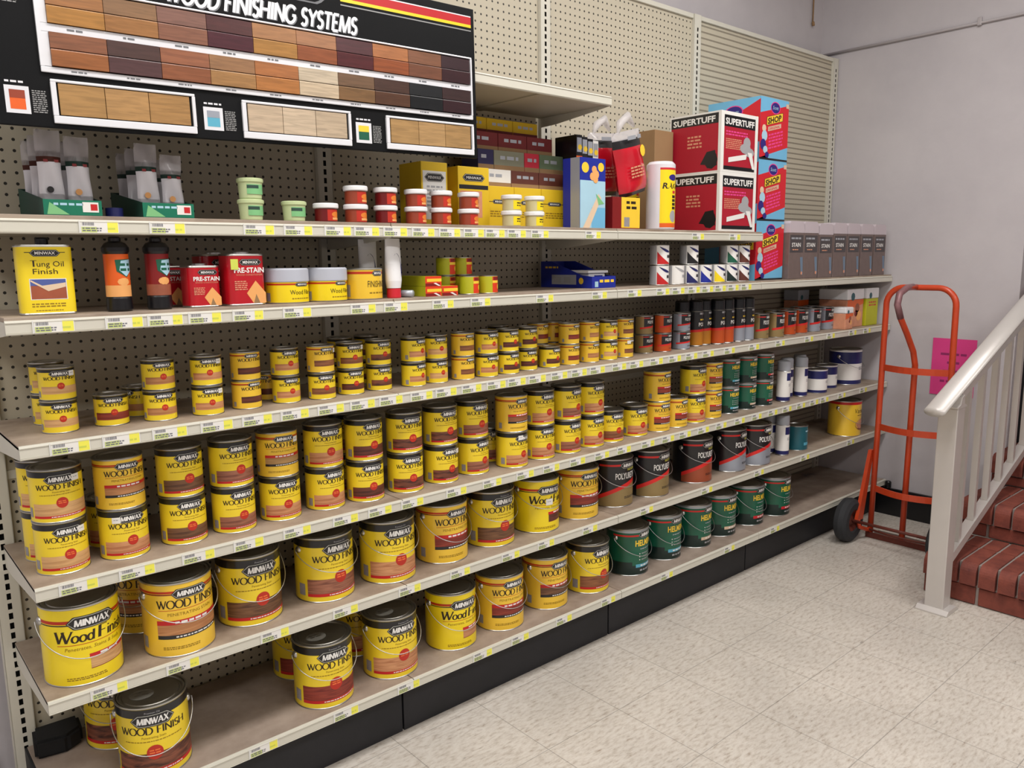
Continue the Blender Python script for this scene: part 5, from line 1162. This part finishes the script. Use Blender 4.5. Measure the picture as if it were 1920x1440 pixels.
for s in (1, -1):
    m = MB(); y = s*(hy+.012)
    m.prism([(-.022, .47), (.006, .47), (-.075, .115), (-.135, .115)], 'y', y-.009+s*.016, y+.009+s*.016, 'orange_paint')
    m.tube([(-.115, y+s*.016, .12), (-.10, y+s*.012, .075), (-.04, y, .05), (0, y, .045)], .011, 'orange_paint', 8); m.build('wheel_bracket', t)
    m = MB(); yc = s*(hy+.064)
    if s > 0 or True:
        prof = [(.055, -.026), (.060, -.034), (.092, -.036), (.110, -.024), (.115, 0), (.110, .024), (.092, .036), (.060, .034), (.055, .026)]; n = 32
        for k in range(1, len(prof)):
            a, b = prof[k-1], prof[k]; m.add([(-.145+a[0]*math.cos(2*PI*j/n), yc+a[1], .115+a[0]*math.sin(2*PI*j/n)) for j in range(n)]+[(-.145+b[0]*math.cos(2*PI*j/n), yc+b[1], .115+b[0]*math.sin(2*PI*j/n)) for j in range(n)], [(j, (j+1) % n, n+(j+1) % n, n+j) for j in range(n)], 'rubber', True)
        w_o = m.build('wheel', t); m = MB()
        for (r0, y0, r1, y1) in ((.056, -.027, .030, -.012), (.030, -.012, .018, -.022), (.018, -.022, .0, -.022), (.056, .027, .030, .012), (.030, .012, .018, .022), (.018, .022, 0, .022)):
            if r1 == 0: m.add([(-.145+r0*math.cos(2*PI*j/n), yc+y0, .115+r0*math.sin(2*PI*j/n)) for j in range(n)], [tuple(range(n))], 'rust')
            else: m.add([(-.145+r0*math.cos(2*PI*j/n), yc+y0, .115+r0*math.sin(2*PI*j/n)) for j in range(n)]+[(-.145+r1*math.cos(2*PI*j/n), yc+y1, .115+r1*math.sin(2*PI*j/n)) for j in range(n)], [(j, (j+1) % n, n+(j+1) % n, n+j) for j in range(n)], 'rust', True)
        m.build('hub', w_o)
m = MB(); m.tube([(-.145, -hy-.05, .115), (-.145, hy+.05, .115)], .008, 'rust', 10); m.build('axle', t)
m = MB(); m.tube([(-.165, .020, 1.17), (-.195, .026, 1.235), (-.17, .03, 1.285), (-.09, .03, 1.312), (-.03, .028, 1.314)], TB+.0012, 'grip_worn', 12); m.build('worn_grip', t)
m = MB(); m.tube([(-.03, -hy-.012, .052), (-.045, -.06, .05), (-.045, .06, .05), (-.03, hy+.012, .052)], .006, 'rust', 8); m.build('brace_rod', t)
m = MB(); m.box(-.005, .12, -hy-.02, hy+.02, .0005, .006, 'worn_steel', .002); m.box(-.016, -.006, -hy-.03, hy+.03, .0005, .030, 'rust', .002); m.build('toe_plate', t)

m = MB(); m.lathe([(0, 0), (.012, .001, 'black_plastic'), (.0165, .006, 'black_plastic'), (.0165, .036, 'black_plastic'), (.012, .042, 'black_plastic'), (0, .042, 'black_plastic')], 18)
tag(m.build('rubber_bumper', None, (4.183, -.4445, .158)), 'small black rubber bumper at the right end of the bottom shelf edge', 'bumper')
# ------------------------------------------------------------------ brick stairs with metal railing
t = thing('brick_staircase', (3.257, -1.015, 0), 'red brick stairs with rounded nosings rising through the right-hand opening', 'stairs')
ST = [(0.0, .182), (.375, .345), (.75, .494), (1.125, .64), (1.5, .785)]; YW = 1.48
def bull(m, x0, x1, y0, y1, z0, z1, mat):
    r_ = .042; pts = [(x1, z0), (x1, z1)]+[(x0+r_-r_*math.sin(R(a)), z1-r_+r_*math.cos(R(a))) for a in range(0, 91, 15)]+[(x0, z0)]
    m.prism([(p[0], p[1]) for p in pts], 'y', y0, y1, mat)
prev = 0
for i, (x, z) in enumerate(ST):
    m = MB(); x2 = ST[i+1][0] if i < 4 else 2.9
    m.box(x+.006, x2+.012, -YW, 0, prev if i else .001, z-.006, 'mortar')
    zz = z-.092; y = -.005
    k = 0; yy = -.003
    # lower stretcher course
    while yy > -YW:
        l = .205 if k else (.11 if i % 2 else .205); a = max(yy-l, -YW); 
        if zz-prev > .03: m.box(x-.002, x+.05, a, yy, prev+.004, zz-.010, 'brick', .004)
        yy = a-.012; k += 1
    yy = -.003
    while yy > -YW:
        a = max(yy-.062, -YW); bull(m, x-.022, x+.215, a, yy, zz, z, 'brick'); m.box(x+.227, min(x2+.0, x+.42) if i < 4 else x+.42, a, yy, z-.03, z-.0005, 'brick', .002)
        yy = a-.011
    m.build('step', t); prev = z
t = thing('stair_railing', (3.105, -1.13, 0), 'light metal railing with oval handrail and square balusters at the stairs', 'railing')
m = MB(); m.box(-.037, .037, -.037, .037, .012, .862, 'railing', .003); m.build('post', t)
m = MB(); m.prism([(-.062, .0005), (.062, .0005), (.062, .006), (.042, .020), (-.042, .020), (-.062, .006)], 'y', -.062, .062, 'railing'); m.build('base_plate', t)
m = MB(); m.prism([(-.045, .863), (.045, .863), (.045, .869), (.018, .880), (.014, .915), (-.010, .905), (-.018, .878), (-.045, .869)], 'y', -.040, .040, 'railing'); m.build('handrail_bracket', t)
SL = .385; m = MB(); n = 20; xa, xb = -.175, 2.4
def hr(x): return [(x, .040*math.cos(2*PI*j/n), .932+SL*x+.019*math.sin(2*PI*j/n)+.0) for j in range(n)]
m.add(hr(xa)+hr(xb), [(j, (j+1) % n, n+(j+1) % n, n+j) for j in range(n)]+[tuple(range(n)), tuple(range(2*n-1, n-1, -1))], 'railing', True)
m.build('handrail', t)
BZ = lambda x: .158+SL*x
m = MB(); m.prism([(.037, BZ(.037)), (2.4, BZ(2.4)), (2.4, BZ(2.4)+.040), (.037, BZ(.037)+.040)], 'y', -.020, .020, 'railing'); m.build('bottom_rail', t)
m = MB(); m.prism([(.037, .868+SL*.037-.008), (2.4, .868+SL*2.4-.008), (2.4, .868+SL*2.4+.022), (.037, .868+SL*.037+.022)], 'y', -.017, .017, 'railing'); m.build('top_rail', t)
for i in range(15):
    x = .165+i*.153
    m = MB(); m.box(x-.0125, x+.0125, -.0125, .0125, BZ(x)+.036, .868+SL*x-.004, 'railing'); m.build('baluster', t)
